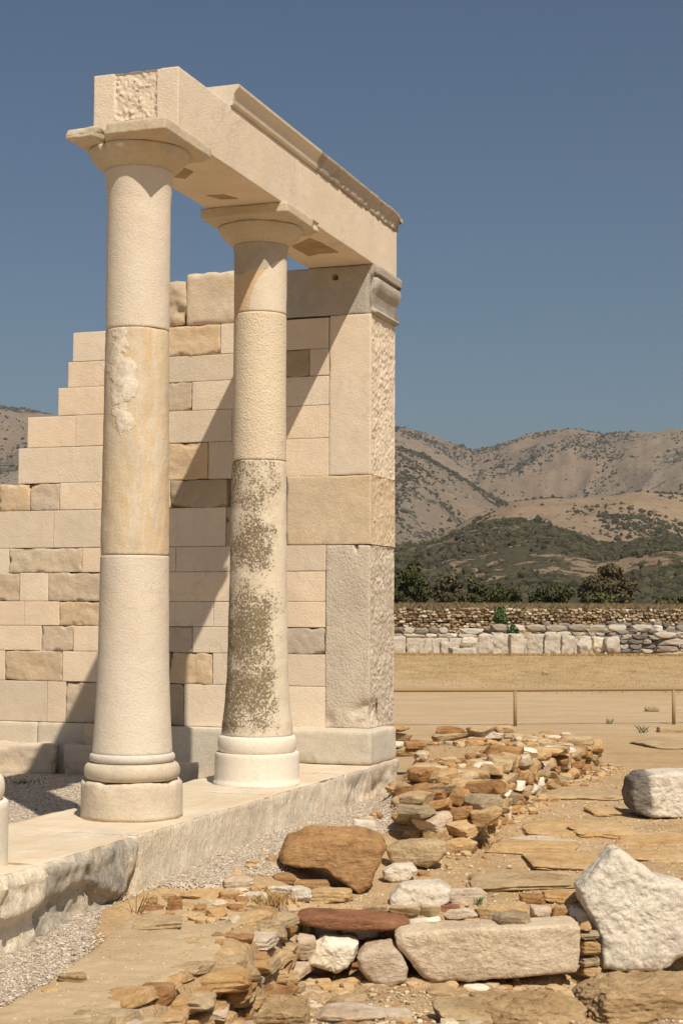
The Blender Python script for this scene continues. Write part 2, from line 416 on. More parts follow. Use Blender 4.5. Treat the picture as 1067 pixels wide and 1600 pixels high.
def veined():
    g = G('veined_marble')
    v = g.mapv((1.0, 1.0, .26), rot=(.05, .12, 0))
    n1 = g.noise(2.6, 7, .62, v, .9)
    c = g.ramp(n1, [(.30, (.50, .43, .34)), (.40, (.62, .53, .41)), (.45, (.60, .45, .27)), (.49, (.62, .53, .40)), (.54, (.56, .44, .30)), (.58, (.60, .41, .21)), (.62, (.62, .51, .37)), (.72, (.46, .40, .33))])
    c = g.mix(g.ramp(g.noise(4.5, 8, .7, g.mapv((1, 1, .4)), .5), [(.50, 0), (.62, .45)]), c, (.42, .36, .29))
    c = g.mix(g.ramp(g.noise(3, 8, .7), [(.35, 0), (.7, .45)]), c, (.58, .50, .38))
    x, y, z = g.sep()
    # raw white break high on the side towards the viewer
    n_ = g.noise(4.5, 5, .6)
    u_ = g.math('ADD', g.math('MULTIPLY', x, .89), g.math('MULTIPLY', y, .45))
    dz = g.math('SUBTRACT', z, 2.92); dx = g.math('ADD', g.math('SUBTRACT', u_, -.085), g.math('MULTIPLY', dz, .0))
    e = g.math('ADD', g.math('POWER', g.math('MULTIPLY', g.math('ABSOLUTE', dx), 8.5), 2), g.math('POWER', g.math('MULTIPLY', g.math('ABSOLUTE', dz), 2.1), 2))
    e = g.math('ADD', e, g.math('MULTIPLY', g.math('SUBTRACT', n_, .5), 3.2))
    k = g.ramp(e, [(.25, 1), (.5, .55), (.62, 0)])
    c = g.mix(k, c, g.mix(g.ramp(g.noise(9, 8, .75, dist=.8), [(.44, 0), (.52, 1)]), (.58, .51, .42), (.74, .66, .54)))
    f = g.noise(60, 4, .6); c = g.mix(.3, c, g.mix(1.0, c, g.ramp(f, [(.3, .7), (.6, 1.1)]), 'MULTIPLY'))
    g.bump(f, .002); g.bump(g.math('MULTIPLY', k, g.noise(9, 5, .6)), .013); g.bump(g.noise(8, 6, .6), .008)
    return g.out(c)
M['veined'] = veined()
def lichen():
    g = G('lichened_marble')
    c = g.mix(g.ramp(g.noise(2, 7, .6), [(.3, 0), (.7, 1)]), (.62, .53, .40), (.70, .62, .49))
    x, y, z = g.sep()
    c = g.mix(g.math('MULTIPLY', g.ramp(x, [(.53, 0), (.60, 1)]), .0), c, (.6, .4, .2))
    u_ = g.math('ADD', g.math('MULTIPLY', x, .90), g.math('MULTIPLY', y, .42))
    zz = g.ramp(g.math('DIVIDE', z, 3.0), [(.10, 0), (.15, .9), (.27, .95), (.31, .7), (.34, 1), (.46, 1), (.50, .6), (.54, .5), (.57, .85), (.66, .95), (.70, .6), (.78, .75), (.88, 1)])
    uu = g.ramp(g.math('ADD', g.math('ADD', u_, .3), g.math('MULTIPLY', g.math('SUBTRACT', g.noise(5, 6, .65), .5), .45)), [(0, 1), (.34, .95), (.52, 0)])
    m1 = g.ramp(g.noise(4.2, 6, .7), [(.32, .30), (.56, 1)])
    dens = g.math('MULTIPLY', g.math('MULTIPLY', zz, uu), m1)
    fine = g.ramp(g.math('ADD', g.noise(62, 6, .78), g.math('MULTIPLY', dens, .17)), [(.59, 0), (.67, 1)])
    sp2 = g.vor(34)
    spots = g.ramp(g.math('SUBTRACT', g.math('ADD', sp2, g.math('MULTIPLY', g.math('SUBTRACT', g.noise(60, 3), .5), .5)), g.math('MULTIPLY', dens, .40)), [(.0, 1), (.06, 0)])
    k = g.math('MAXIMUM', g.math('MULTIPLY', fine, g.ramp(dens, [(.25, 0), (.6, .9)])), g.math('MULTIPLY', spots, g.ramp(dens, [(.1, 0), (.3, .9)])))
    c = g.mix(g.math('MULTIPLY', dens, .30), c, g.mix(g.noise(6, 4), (.46, .34, .20), (.36, .28, .17)))
    lc = g.mix(g.noise(15, 3), (.10, .070, .034), (.22, .158, .082))
    c = g.mix(k, c, lc)
    cr = g.ramp(g.noise(1.6, 7, .7, dist=1.2), [(.492, 0), (.5, 1), (.508, 0)])
    c = g.mix(g.math('MULTIPLY', cr, .5), c, (.36, .29, .2))
    g.bump(g.noise(60, 3), .002); g.bump(k, .0025); g.bump(g.noise(7, 6), .006)
    return g.out(c)
M['lichen'] = lichen()
def patched():
    g = G('patched_marble')
    x, y, z = g.sep()
    n_ = g.noise(3.0, 4, .5)
    grey = g.mix(g.ramp(g.noise(4, 8, .7), [(.3, 0), (.7, 1)]), (.38, .33, .27), (.52, .45, .36))
    gold = g.mix(g.noise(5, 6), (.60, .42, .24), (.60, .47, .32))
    new = (.66, .57, .45)
    # golden old band with a fresh repair let into it, low on the drum
    e = g.math('ADD', g.math('MULTIPLY', g.math('SUBTRACT', z, 4.02), 6), g.math('MULTIPLY', g.math('SUBTRACT', n_, .5), 1.5))
    c = g.mix(g.ramp(e, [(.0, 1), (.03, 0)]), grey, gold)
    e2 = g.math('ADD', g.math('ADD', g.math('MULTIPLY', g.math('SUBTRACT', x, .06), -9), g.math('MULTIPLY', g.math('POWER', g.math('SUBTRACT', z, 3.74), 2), 12)), g.math('MULTIPLY', g.math('SUBTRACT', n_, .5), 1.2))
    c = g.mix(g.ramp(e2, [(.46, 1), (.5, 0)]), c, new)
    f = g.noise(65, 3, .6); c = g.mix(.3, c, g.mix(1.0, c, g.ramp(f, [(.32, .72), (.6, 1.08)]), 'MULTIPLY'))
    g.bump(f, .003); g.bump(g.noise(9, 6), .005)
    return g.out(c)
M['patched'] = patched()

def schist(name, a, b, c_, pale=(.62, .52, .38), pale_amt=.3, lay=16):
    g = G(name)
    v = g.mapv((1, 1, 5)); n1 = g.noise(3.2, 8, .68, v, .5); n2_ = g.noise(1.8, 4, .6)
    base = g.ramp(n1, [(.28, c_), (.45, a), (.6, b), (.78, a)])
    base = g.mix(g.ramp(n2_, [(.42, 0), (.66, pale_amt)]), base, pale)
    base = g.mix(g.ramp(g.noise(7, 8, .75), [(.52, 0), (.68, .55)]), base, c_)
    f = g.noise(42, 5, .65); base = g.mix(.5, base, g.mix(1.0, base, g.ramp(f, [(.3, .62), (.62, 1.15)]), 'MULTIPLY'))
    g.bump(g.noise(lay, 7, .72, g.mapv((.9, .9, 2.8), rot=(.1, .15, 0)), .4), .024); g.bump(f, .006); g.bump(g.vor(11, feat='SMOOTH_F1'), .015)
    return g.out(base)
M['rust'] = schist('rust_schist', (0.353, 0.185, 0.076), (0.465, 0.267, 0.114), (0.177, 0.086, 0.038), (0.484, 0.318, 0.160), .35)
M['gold'] = schist('golden_schist', (0.521, 0.323, 0.137), (0.595, 0.404, 0.205), (0.316, 0.168, 0.068), (0.614, 0.464, 0.289), .5)
M['tan'] = schist('tan_schist', (0.437, 0.310, 0.167), (0.521, 0.387, 0.228), (0.251, 0.163, 0.084), (0.577, 0.447, 0.289), .4)
M['greyish'] = schist('grey_schist', (0.353, 0.271, 0.171), (0.428, 0.335, 0.220), (0.195, 0.146, 0.091), (0.502, 0.404, 0.281), .4)
M['red'] = schist('red_schist', (0.270, 0.116, 0.061), (0.335, 0.163, 0.084), (0.130, 0.056, 0.030), (0.428, 0.275, 0.152), .22)
M['pink'] = schist('pink_schist', (.57, .43, .30), (.63, .50, .37), (.40, .26, .17), (.68, .59, .47), .5)
M['crag'] = schist('craggy_bedrock', (0.391, 0.258, 0.129), (0.493, 0.344, 0.186), (0.186, 0.116, 0.053), (0.558, 0.404, 0.236), .35)
M['beam'] = schist('pitted_gneiss', (.50, .42, .31), (.57, .49, .37), (.31, .25, .18), (.58, .50, .39), .6)

def ground_mat():
    g = G('dry_ground')
    n1 = g.noise(.35, 8, .6); n2_ = g.noise(2.3, 8, .65); f = g.noise(60, 4, .7)
    a = g.mix(g.ramp(n2_, [(.3, 0), (.7, 1)]), (.38, .245, .12), (.53, .375, .205))
    a = g.mix(g.ramp(n1, [(.4, 0), (.6, .5)]), a, (.54, .39, .235))
    mud = g.sep(g.attr('zone'))      # x: dry grass, y: damp brown earth, z: pale track
    grass = g.mix(g.ramp(g.noise(1.4, 8, .75, g.mapv((1, .35, 1))), [(.3, 0), (.66, 1)]), (.31, .21, .10), (.55, .39, .20))
    grass = g.mix(g.ramp(g.noise(.5, 5, .7), [(.56, 0), (.66, .5)]), grass, (.25, .23, .10))
    a = g.mix(mud[0], a, grass)
    a = g.mix(mud[1], a, g.mix(g.noise(6, 7, .7), (.26, .17, .09), (.46, .33, .19)))
    a = g.mix(mud[2], a, g.mix(g.ramp(g.noise(1.1, 8, .7, g.mapv((.6, 2.2, 1))), [(.35, 0), (.65, 1)]), (.45, .315, .18), (.56, .42, .265)))
    peb = g.vor(55, out=1); pd = g.vor(55)
    hs = g.n.new('ShaderNodeSeparateColor'); g.l.new(peb, hs.inputs[0])
    pc = g.ramp(hs.outputs[0], [(0, (.24, .16, .09)), (.4, (.46, .34, .2)), (.75, (.62, .52, .38)), (1, (.72, .65, .55))])
    near = g.math('MULTIPLY', g.ramp(pd, [(.25, .6), (.5, 0)]), g.ramp(g.noise(1.2, 5, .6), [(.38, .1), (.62, .8)]))
    a = g.mix(near, a, pc)
    a = g.mix(.45, a, g.mix(1.0, a, g.ramp(f, [(.3, .66), (.62, 1.12)]), 'MULTIPLY'))
    g.bump(f, .006); g.bump(g.noise(14, 6, .7), .018); g.bump(pd, -.006); g.bump(g.noise(3, 5, .6), .03)
    return g.out(a)
M['ground'] = ground_mat()
def plaster():
    g = G('sandy_mortar')
    f = g.noise(70, 4, .7)
    a = g.mix(g.ramp(g.noise(1.6, 8, .65), [(.3, 0), (.7, 1)]), (.40, .295, .175), (.52, .395, .245))
    a = g.mix(g.ramp(g.noise(5, 7, .7), [(.52, 0), (.7, .4)]), a, (.33, .25, .15))
    a = g.mix(g.ramp(g.noise(26, 5, .75), [(.60, 0), (.70, .5)]), a, (.56, .48, .37))
    a = g.mix(.4, a, g.mix(1.0, a, g.ramp(f, [(.3, .7), (.62, 1.1)]), 'MULTIPLY'))
    cr = g.vor(1.5, g.mapv((1, 1, 1)), 'DISTANCE_TO_EDGE')
    g.bump(f, .004); g.bump(g.noise(9, 6, .65), .014)
    return g.out(a)
M['plaster'] = plaster()
def gravel_mat(name, k=1.0):
    g = G(name)
    pc = g.n.new('ShaderNodeSeparateColor'); g.l.new(g.vor(75, out=1), pc.inputs[0])
    a = g.ramp(pc.outputs[0], [(0, (.24*k, .19*k, .14*k)), (.3, (.42*k, .35*k, .275*k)), (.7, (.54*k, .46*k, .365*k)), (1, (.68*k, .60*k, .5*k))])
    a = g.mix(g.ramp(g.noise(1.5, 5), [(.5, 0), (.7, .35)]), a, (.50, .40, .28))
    g.bump(g.vor(75), -.012); g.bump(g.noise(20, 4), .015)
    return g.out(a)
M['gravel'] = gravel_mat('grey_gravel')
def pebble_mat(name, cols):
    g = G(name); s_ = g.attr('rnd'); q = g.n.new('ShaderNodeSeparateColor'); g.l.new(s_, q.inputs[0])
    return g.out(g.ramp(q.outputs[0], cols))
M['pebble'] = pebble_mat('gravel_stones', [(0, (.24, .19, .15)), (.35, (.42, .355, .28)), (.7, (.56, .48, .385)), (1, (.70, .62, .52))])
M['grit'] = pebble_mat('ground_grit', [(0, (.26, .16, .08)), (.4, (.46, .33, .19)), (.75, (.60, .50, .36)), (1, (.66, .57, .44))])
M['rubblemix'] = None
def plain(name, c, rough=.8, var=.15, sc_=8, bump=.004):
    g = G(name, rough); a = g.mix(g.ramp(g.noise(sc_, 6, .65), [(.3, 0), (.7, 1)]), tuple(x*(1-var) for x in c), tuple(x*(1+var) for x in c))
    if bump: g.bump(g.noise(sc_*4, 4), bump)
    return g.out(a)
M['rail'] = plain('painted_metal', (.30, .205, .105), .55, .06, 5, 0)
M['bark'] = plain('bark', (.10, .08, .06), .9, .3, 6, .03)
M['straw'] = plain('straw', (.50, .36, .18), .9, .2, 3, 0)
M['dark_hole'] = plain('dark_socket', (.10, .08, .06), .9, .2, 8, .01)
M['stain'] = plain('old_brown_marble', (.34, .25, .14), .9, .25, 7, .004)
M['core'] = plain('wall_core', (.22, .18, .13), .95, .2, 6, .01)
def leafmat(name, a, b):
    g = G(name, .7, .15); q = g.n.new('ShaderNodeSeparateColor'); g.l.new(g.attr('rnd'), q.inputs[0])
    c = g.ramp(q.outputs[0], [(0, a), (1, b)]); g.p.inputs['Subsurface Weight'].default_value = 0
    return g.out(c)
M['leaf'] = leafmat('olive_foliage', (.040, .048, .018), (.115, .115, .045))
M['leaf2'] = leafmat('brown_foliage', (.06, .052, .028), (.14, .115, .065))
M['weed'] = leafmat('green_weed', (.045, .08, .02), (.10, .15, .05))
M['dryweed'] = leafmat('dry_weed', (.30, .18, .06), (.55, .38, .18))
M['dryweed2'] = leafmat('dull_dry_grass', (.16, .12, .06), (.30, .22, .12))
M['scrub'] = leafmat('maquis_foliage', (.030, .029, .016), (.075, .066, .036))
def hillmat():
    g = G('hillside', .95, .1)
    z = g.sep(g.attr('veg'))          # x: scrub density, y: golden grass, z: bare grey rock
    v = g.co
    a = g.mix(g.ramp(g.noise(.011, 10, .68), [(.35, 0), (.65, 1)]), (.145, .112, .08), (.225, .178, .132))
    a = g.mix(z[2], a, g.mix(g.ramp(g.noise(.02, 12, .75), [(.4, 0), (.62, 1)]), (.135, .114, .093), (.26, .222, .185)))
    a = g.mix(z[1], a, g.mix(g.ramp(g.noise(.015, 8, .7), [(.3, 0), (.7, 1)]), (.28, .185, .105), (.36, .26, .16)))
    # terraces / paths that follow the slope
    ter = g.ramp(g.noise(.02, 6, .6, g.mapv((1, 1, 22))), [(.52, 0), (.62, .35)])
    a = g.mix(ter, a, (.185, .15, .11))
    n_ = g.noise(.14, 6, .75); n3 = g.noise(.02, 6, .6)
    d = g.math('ADD', g.math('ADD', n_, g.math('MULTIPLY', z[0], .30)), g.math('MULTIPLY', g.math('SUBTRACT', n3, .5), .7))
    k = g.ramp(d, [(.72, 0), (.76, 1)])
    sp = g.vor(.09); k2 = g.ramp(g.math('SUBTRACT', sp, g.math('MULTIPLY', z[0], .30)), [(.0, 1), (.09, 0)])
    k = g.math('MAXIMUM', k, k2)
    a = g.mix(g.math('MULTIPLY', k, .92), a, g.mix(n_, (.035, .038, .022), (.085, .08, .045)))
    a = g.mix(g.ramp(g.noise(.12, 5, .8), [(.45, 0), (.75, .6)]), a, g.mix(1.0, a, (.6, .58, .56), 'MULTIPLY'))
    g.bump(g.noise(.05, 10, .7), 4.0); g.bump(k, 1.5)
    return g.out(a)
M['hill'] = hillmat()

# ================================================================== TERRAIN
def poly_sd(X, Y, P):
    """signed distance, negative inside"""
    P = np.array(P, float); d = np.full(X.shape, 1e9); ins = np.zeros(X.shape, bool)
    for i in range(len(P)):
        a, b = P[i], P[(i+1) % len(P)]; ex, ey = b - a
        k = np.clip(((X-a[0])*ex + (Y-a[1])*ey)/(ex*ex + ey*ey), 0, 1)
        d = np.minimum(d, np.hypot(X - a[0] - k*ex, Y - a[1] - k*ey))
        c = (a[1] > Y) != (b[1] > Y)
        xi = (b[0]-a[0])*(Y-a[1])/np.where(b[1] == a[1], 1e-9, (b[1]-a[1])) + a[0]
        ins ^= c & (X < xi)
    return np.where(ins, -d, d)
LOWP = [(-.36, 9.95), (-.44, 9.2), (-.58, 8.2), (-.80, 7.6), (-1.0, 6.95), (-1.4, 5.6), (-2.0, 3.5), (9, 3.5), (9, 9.97), (1.4, 9.95), (.2, 9.93)]
MOUND = [(.22, 12.9), (.45, 12.55), (.80, 12.1), (1.10, 12.55), (1.54, 14.4), (2.06, 16.2), (3.15, 19.2), (2.9, 19.7), (1.3, 18.6), (.72, 18.2), (.5, 15.0)]
RECESS = [(.75, 15.3), (1.15, 15.3), (1.75, 17.5), (.8, 17.75)]
PLAT = [(-.44, 9.75), (-.50, 9.15), (-.65, 8.15), (-.87, 7.53), (-1.07, 6.89), (-1.5, 5.6), (-2.1, 5.6), (-1.56, 7.1), (-1.40, 7.63), (-1.28, 8.49), (-1.16, 9.3), (-.95, 9.8), (-.6, 9.95)]
def H(X, Y, fine=True):
    X = np.asarray(X, float); Y = np.asarray(Y, float)
    r = ca*(X-CX) - sa*(Y-CY); t = sa*(X-CX) + ca*(Y-CY)
    z = -.47 - .04*sstep(10, 25, Y) 
    z = z + .17*sstep(28, 62, Y)
    gr = -.285 - .16*sstep(1.0, -3.2, t)                     # gravel beside the step
    k = (1 - sstep(.75, 1.35, r))*(1 - sstep(4.5, 5.3, t)); z = z*(1-k) + gr*k
    k = (1 - sstep(-.75, -.55, r))*(1 - sstep(4.3, 5.0, t)); z = z*(1-k) + (-.20)*k      # gravel inside the cella
    pl = poly_sd(X, Y, PLAT)
    k = 1 - sstep(-.02, .12, pl); z = z*(1-k) + (-.405 - .02*sstep(8.5, 6, Y))*k
    lo = poly_sd(X, Y, LOWP)
    k = 1 - sstep(-.20, -.02, lo + .05*n2(X, Y, 2.5, 3, 21)); zl = -.85 + .04*n2(X, Y, 1.2, 3, 2) + .17*sstep(9.0, 7.6, Y); z = z*(1-k) + zl*k
    mo = poly_sd(X, Y, MOUND)
    k = 1 - sstep(-.30, .02, mo); top = -.10 - .10*(1 - sstep(12.2, 13.6, Y)) - .04*sstep(16, 18.5, Y)
    z = z*(1-k) + np.maximum(z, top)*k
    k = 1 - sstep(-.2, 0.0, poly_sd(X, Y, RECESS)); z = z*(1-k) + (-.27)*k
    if fine:
        near = 1 - sstep(20, 60, Y)
        z = z + .022*n2(X, Y, 1.7, 5)*(1 - .8*sstep(11, 18, Y)) + (.012*n2(X, Y, 9, 3, 5))*near*(1 - .6*sstep(11, 18, Y))
        # rocky ground on the right and in the pit
        rk = np.clip(sstep(.9, 2.2, X)*(1 - sstep(13, 16, Y))*(1-sstep(-.2, .2, -lo)), 0, 1)
        z = z + rk*.05*np.abs(n2(X*.55, Y*2.2, 1.6, 4, 9))
        z = z + sstep(-.05, -.25, lo)*(.09*np.abs(n2(X*.8, Y*1.4, 2.6, 5, 4)) + .03*n2(X, Y, 8, 4, 14))
    return z
def hit(px, py):
    """where the view line through a point of the photograph meets the ground"""
    d = ray(px, py); k = 5.0
    for _ in range(4000):
        X, Y, Z = d[0]*k, d[1]*k, EYE + d[2]*k
        h = float(H(np.array([X]), np.array([Y]), False)[0])
        if Z <= h: return X, Y, h
        k += max(.004, (Z - h)*.8)
        if k > 200: break
    return X, Y, h

az = np.concatenate([np.linspace(-180, -30, 40)[:-1], np.linspace(-30, -14.5, 50)[:-1], np.linspace(-14.5, 14.5, 560), np.linspace(14.5, 30, 50)[1:], np.linspace(30, 180, 40)[1:]])
dist = np.concatenate([[.3, 2.0, 4.0], np.geomspace(5.0, 40, 560), np.geomspace(40, 330, 130)[1:]])
A_, D_ = np.meshgrid(np.radians(az), dist); X_ = D_*np.sin(A_); Y_ = D_*np.cos(A_)
Z_ = H(X_, Y_); Z_ = np.where(D_ < 4.9, -.5, Z_)
rT, tT = TI(X_, Y_)
under = (rT > -.5) & (rT < .36) & (tT > -4) & (tT < 4.7); Z_ = np.where(under, -.55, Z_)   # ground stays below the stone step
nr_, nc_ = A_.shape
I_ = np.arange(nr_*nc_).reshape(nr_, nc_)
F_ = np.stack([I_[:-1, :-1], I_[:-1, 1:], I_[1:, 1:], I_[1:, :-1]], 2).reshape(-1, 4)[:, ::-1]
V_ = np.stack([X_, Y_, Z_], 2).reshape(-1, 3)
grassz = sstep(29, 42, Y_ + 16*n2(X_, Y_, .14, 5) + 6*n2(X_, Y_, .7, 4, 6)); track = sstep(23.6, 26.5, Y_ + 2.5*n2(X_, Y_, .5, 4, 2))*(1 - grassz)
mudz = np.clip((poly_sd(X_, Y_, LOWP) < -.03)*.8*sstep(-.3, .3, n2(X_, Y_, 1.1, 4, 8)+.15) + (poly_sd(X_, Y_, MOUND) < .05)*.7, 0, 1)
mk('ground', V_, F_, M['ground'], attr={'zone': np.stack([grassz.ravel(), mudz.ravel(), track.ravel()], 1)})['kind'] = 'structure'

def sheet(name, poly, dz, mat, step=.03, bounds=None, keep=None, edge=.06):
    P = np.array(poly); x0, y0 = P.min(0); x1, y1 = P.max(0)
    gx = np.arange(x0, x1 + step, step); gy = np.arange(y0, y1 + step, step)
    X, Y = np.meshgrid(gx, gy); s_ = poly_sd(X, Y, poly) + .10*n2(X, Y, 2.2, 4, 12)
    Z = H(X, Y) + dz - .05*sstep(-edge, .03, s_)
    I = np.arange(X.size).reshape(X.shape)
    F = np.stack([I[:-1, :-1], I[:-1, 1:], I[1:, 1:], I[1:, :-1]], 2).reshape(-1, 4)
    ok = (s_.ravel()[F] < .05).any(1)
    if keep is not None: ok &= keep(X.ravel()[F].mean(1), Y.ravel()[F].mean(1))
    F = F[ok]; u, inv = np.unique(F, return_inverse=True)
    V = np.stack([X, Y, Z], 2).reshape(-1, 3)[u]
    o = mk(name, V, inv.reshape(-1, 4), mat); o['kind'] = 'structure'; return o
def tp(pts): return [T(r, t)[:2] for r, t in pts]
GRAV = tp([(.36, -4.6), (.36, 4.4), (.55, 4.4), (1.05, 2.4), (1.05, 1.0), (1.0, .1), (.78, -.35), (.5, -.62), (.48, -1.3), (.62, -1.6), (.80, -1.9), (.97, -2.7), (1.0, -3.3), (1.2, -4.6)])
sheet('gravel_path', GRAV, .012, M['gravel'])
CELLA = tp([(-.5, -5.5), (-.5, 3.9), (-6, 3.9), (-6, -5.5)])
sheet('gravel_floor', CELLA, .012, M['gravel'], step=.05)
sheet('mortar_path', [(x, y) for x, y in PLAT], .010, M['plaster'], step=.02, edge=.03)

def pebbles(name, n, region, mat, s0, s1, seed, keep=None, lift=.012, label=None):
    rs = np.random.RandomState(seed); P = np.array(region); x0, y0 = P.min(0); x1, y1 = P.max(0)
    X = rs.uniform(x0, x1, n*3); Y = rs.uniform(y0, y1, n*3); ok = poly_sd(X, Y, region) < 0
    if keep is not None: ok &= keep(X, Y)
    X, Y = X[ok][:n], Y[ok][:n]; n = len(X)
    D, F = ico(1); S = rs.uniform(s0, s1, (n, 1))**1.0*rs.uniform(.6, 1.2, (n, 3)); S[:, 2] *= .65
    V = D[None]*(1 + rs.uniform(-.22, .22, (n, len(D), 1)))*S[:, None]
    c, s = np.cos(rs.uniform(0, 6.28, n))[:, None], np.sin(rs.uniform(0, 6.28, n))[:, None]
    V = np.stack([V[..., 0]*c - V[..., 1]*s, V[..., 0]*s + V[..., 1]*c, V[..., 2]], 2)
    V = V + np.stack([X, Y, H(X, Y) + lift], 1)[:, None]
    FF = (F[None] + (np.arange(n)*len(D))[:, None, None]).reshape(-1, 3)
    rn = np.repeat(rs.rand(n), len(D))
    o = mk(name, V.reshape(-1, 3), FF, mat, smooth=False, attr={'rnd': rn})
    tag(o, label, 'gravel', kind='stuff'); return o
onpath = lambda X, Y: TI(X, Y)[0] > .47
pebbles('gravel', 26000, GRAV, M['pebble'], .0035, .0085, 1, onpath, .014, 'loose grey and white gravel beside the marble step')
pebbles('gravel', 9000, tp([(-.62, -1.5), (-.62, 3.7), (-3.4, 3.7), (-3.4, -1.5)]), M['pebble'], .005, .010, 2, None, .014, 'loose grey gravel on the floor inside the temple')
pebbles('pebbles', 9000, [(-.1, 9.3), (4.2, 9.3), (5.2, 19), (1.0, 19), (.4, 10.5), (-.3, 10.0)], M['grit'], .005, .013, 3, None, .002, 'scattered brown pebbles over the dry ground')
pebbles('pebbles', 3500, [(-.35, 7.3), (2.6, 7.3), (2.6, 9.1), (-.3, 9.1)], M['grit'], .006, .018, 4, None, .002, 'stone crumbs on the low earth in front of the long slab')
pebbles('pebbles', 500, PLAT, M['grit'], .003, .008, 5, None, .010, 'fine grit on the sandy mortar surface')

# ================================================================== TEMPLE
TR = -R(YAW)
W_, T0, ZT, ZS, T1, T2, AR = .3154, -.07, 4.9636, 4.5127, 4.0895, 4.826, .2978
SP = 2.1611
def zpx(py, tc, px): return at_t(px, py, tc)[1]
def rpx(py, xl, xr, tc):
    a, _ = at_t(xl, py, tc); b, _ = at_t(xr, py, tc); return (b - a)/2*ca*1.0
def prof(rows, tc):
    out = []
    for y, xl, xr in rows:
        xm = (xl + xr)/2; d = ray(xm, y)
        X, Y, _ = T(0, tc); dep = Y*math.cos(R(PITCH))
        z = zpx(y, tc, xm); dep = Y*math.cos(R(PITCH)) + (z - EYE)*math.sin(R(PITCH))
        out.append(((xr - xl)/2*dep/FPX, z))
    return out[::-1]
def interp(P, z):
    zs = [p[1] for p in P]; return float(np.interp(z, zs, [p[0] for p in P]))
def drum(P, z0, z1, chip=.0, amp=.0016, seed=0, gap=.003, seg=144):
    """a shaft drum following the column's profile, its joints slightly eased"""
    z0 += gap; z1 -= gap*.3
    zs = sorted(set([z0, z0 + .004, z0 + .012, z1 - .012, z1 - .004, z1] + list(np.linspace(z0 + .02, z1 - .02, max(3, int((z1-z0)/.025))))))
    pr = []
    for z in zs:
        r = interp(P, z); e = min(z - z0, z1 - z)
        pr.append((r - max(0, (.006 - e))*.8, z))
    def fn(V):
        if chip <= 0: return V
        e = np.minimum(V[:, 2] - z0, z1 - V[:, 2])
        k = np.clip(fbm(V*np.array([6, 6, 3]) + seed*2.3 + 4, 3), 0, 1)*np.clip(1 - e/.10, 0, 1)
        V = V.copy(); V[:, :2] *= (1 - chip*k)[:, None]; return V
    return lathe(pr, seg, amp, 9, seed, fn)

rows1 = [(250, 160.5, 271), (271, 161.7, 270.4), (279, 162.8, 269.2), (295, 164.8, 267.2), (320, 167, 265.5), (420, 166, 265), (512, 164.5, 263.5), (700, 161.5, 264), (866, 158, 264.5), (1030, 154.8, 265), (1100, 151.5, 267), (1150, 148.2, 269.5), (1178, 146, 271.5)]
P1 = prof(rows1, 0)
rows2 = [(370, 362.5, 450.5), (382, 363, 450), (389, 363.8, 449.5), (400, 366, 449), (433, 366.8, 448.8), (487, 367, 449), (600, 366.8, 449.2), (718, 365.3, 450), (900, 361.5, 450.8), (1050, 357, 452.5), (1100, 353.5, 455), (1130, 350, 459.5), (1150, 349, 460.5)]
P2 = prof(rows2, SP)
def column(tc, P, xm, ylist, label, mats, cap_top, plinth, rows_base, idx):
    t = empty('column', T(0, tc), TR); tag(t, label, 'column', 'columns of the temple front')
    zz = [at_t(xm, y, tc - .19)[1] for y in ylist]        # joints from the top down
    for i in range(len(zz)-1):
        V, F = drum(P, zz[i+1], zz[i], mats[i][1], mats[i][2], idx*10 + i)
        mk('shaft_drum', V, F, M[mats[i][0]], t, sharp=60)
    return t, zz
# first column
M['new1'] = marble('tooled_new_marble', (.66, .575, .465), .06, grey_amt=.15, warm_amt=.2, fine=.0042, fscale=95)
M['new2'] = marble('warm_tooled_marble', (.68, .57, .42), .05, grey_amt=.05, warm_amt=.2, fine=.008, fscale=72, coarse=.0015, cscale=70)
c1, z1 = column(0, P1, 213, [258, 510, 867, 1181], 'nearer marble column with golden veined middle drum', [('new1', .01, .0016), ('veined', .06, .004), ('new1', .02, .0016)], 0, 0, 0, 1)
c2, z2 = column(SP, P2, 406, [377, 486, 718, 1152], 'farther marble column with dark lichen over its long lower drum', [('patched', .03, .003), ('new2', .0, .0016), ('lichen', .08, .005)], 0, 0, 0, 2)
def torus_prof(r0, r1, z0, z1, n=16):
    return [(r0, z0)] + [(r0 + (r1-r0)*math.sin(math.pi*k/n)**.75, z0 + (z1-z0)*(1 - math.cos(math.pi*k/n))/2) for k in range(1, n)] + [(r0, z1)]
def flat(rows, tc): return prof(rows, tc)
# column 1 foot: astragal ring, torus, plinth drum (z from the photograph's joints)
za = at_t(208, 1181, -.24)[1]; zb = at_t(208, 1196, -.25)[1]; zc = at_t(207, 1225, -.28)[1]
rr = lambda px, py, tc: prof([(py, 207 - px, 207 + px)], tc)[0][0]
V, F = lathe(torus_prof(rr(60, 1188, 0), rr(66.5, 1188, 0), zb + .002, za), 144, .0008); mk('base_ring', V, F, M['ring'], c1)
V, F = lathe(torus_prof(rr(62, 1210, 0), rr(74.5, 1210, 0), zc, zb), 144, .004, 7, 3); mk('base_torus', V, F, M['old_torus'] if 'old_torus' in M else M['capital'], c1)
RD1 = .334
def pfn(V):
    V = V.copy(); a = np.arctan2(V[:, 1], V[:, 0]); e = np.clip((V[:, 2] - (zc - .07))/.07, 0, 1)
    k = np.clip(fbm(V*7 + 3, 4)*1.6 + .15, 0, 1)*e; V[:, :2] *= (1 - .045*k)[:, None]; V[:, 2] -= .018*k; return V
V, F = lathe(dense([(RD1, .0), (RD1 - .002, .05), (RD1 - .004, zc - .012), (RD1 - .014, zc)], .02), 160, .004, 5, 8, pfn); mk('plinth_drum', V, F, M['step'], c1)
za2 = at_t(403, 1152, SP - .22)[1]; zb2 = at_t(403, 1179, SP - .25)[1]
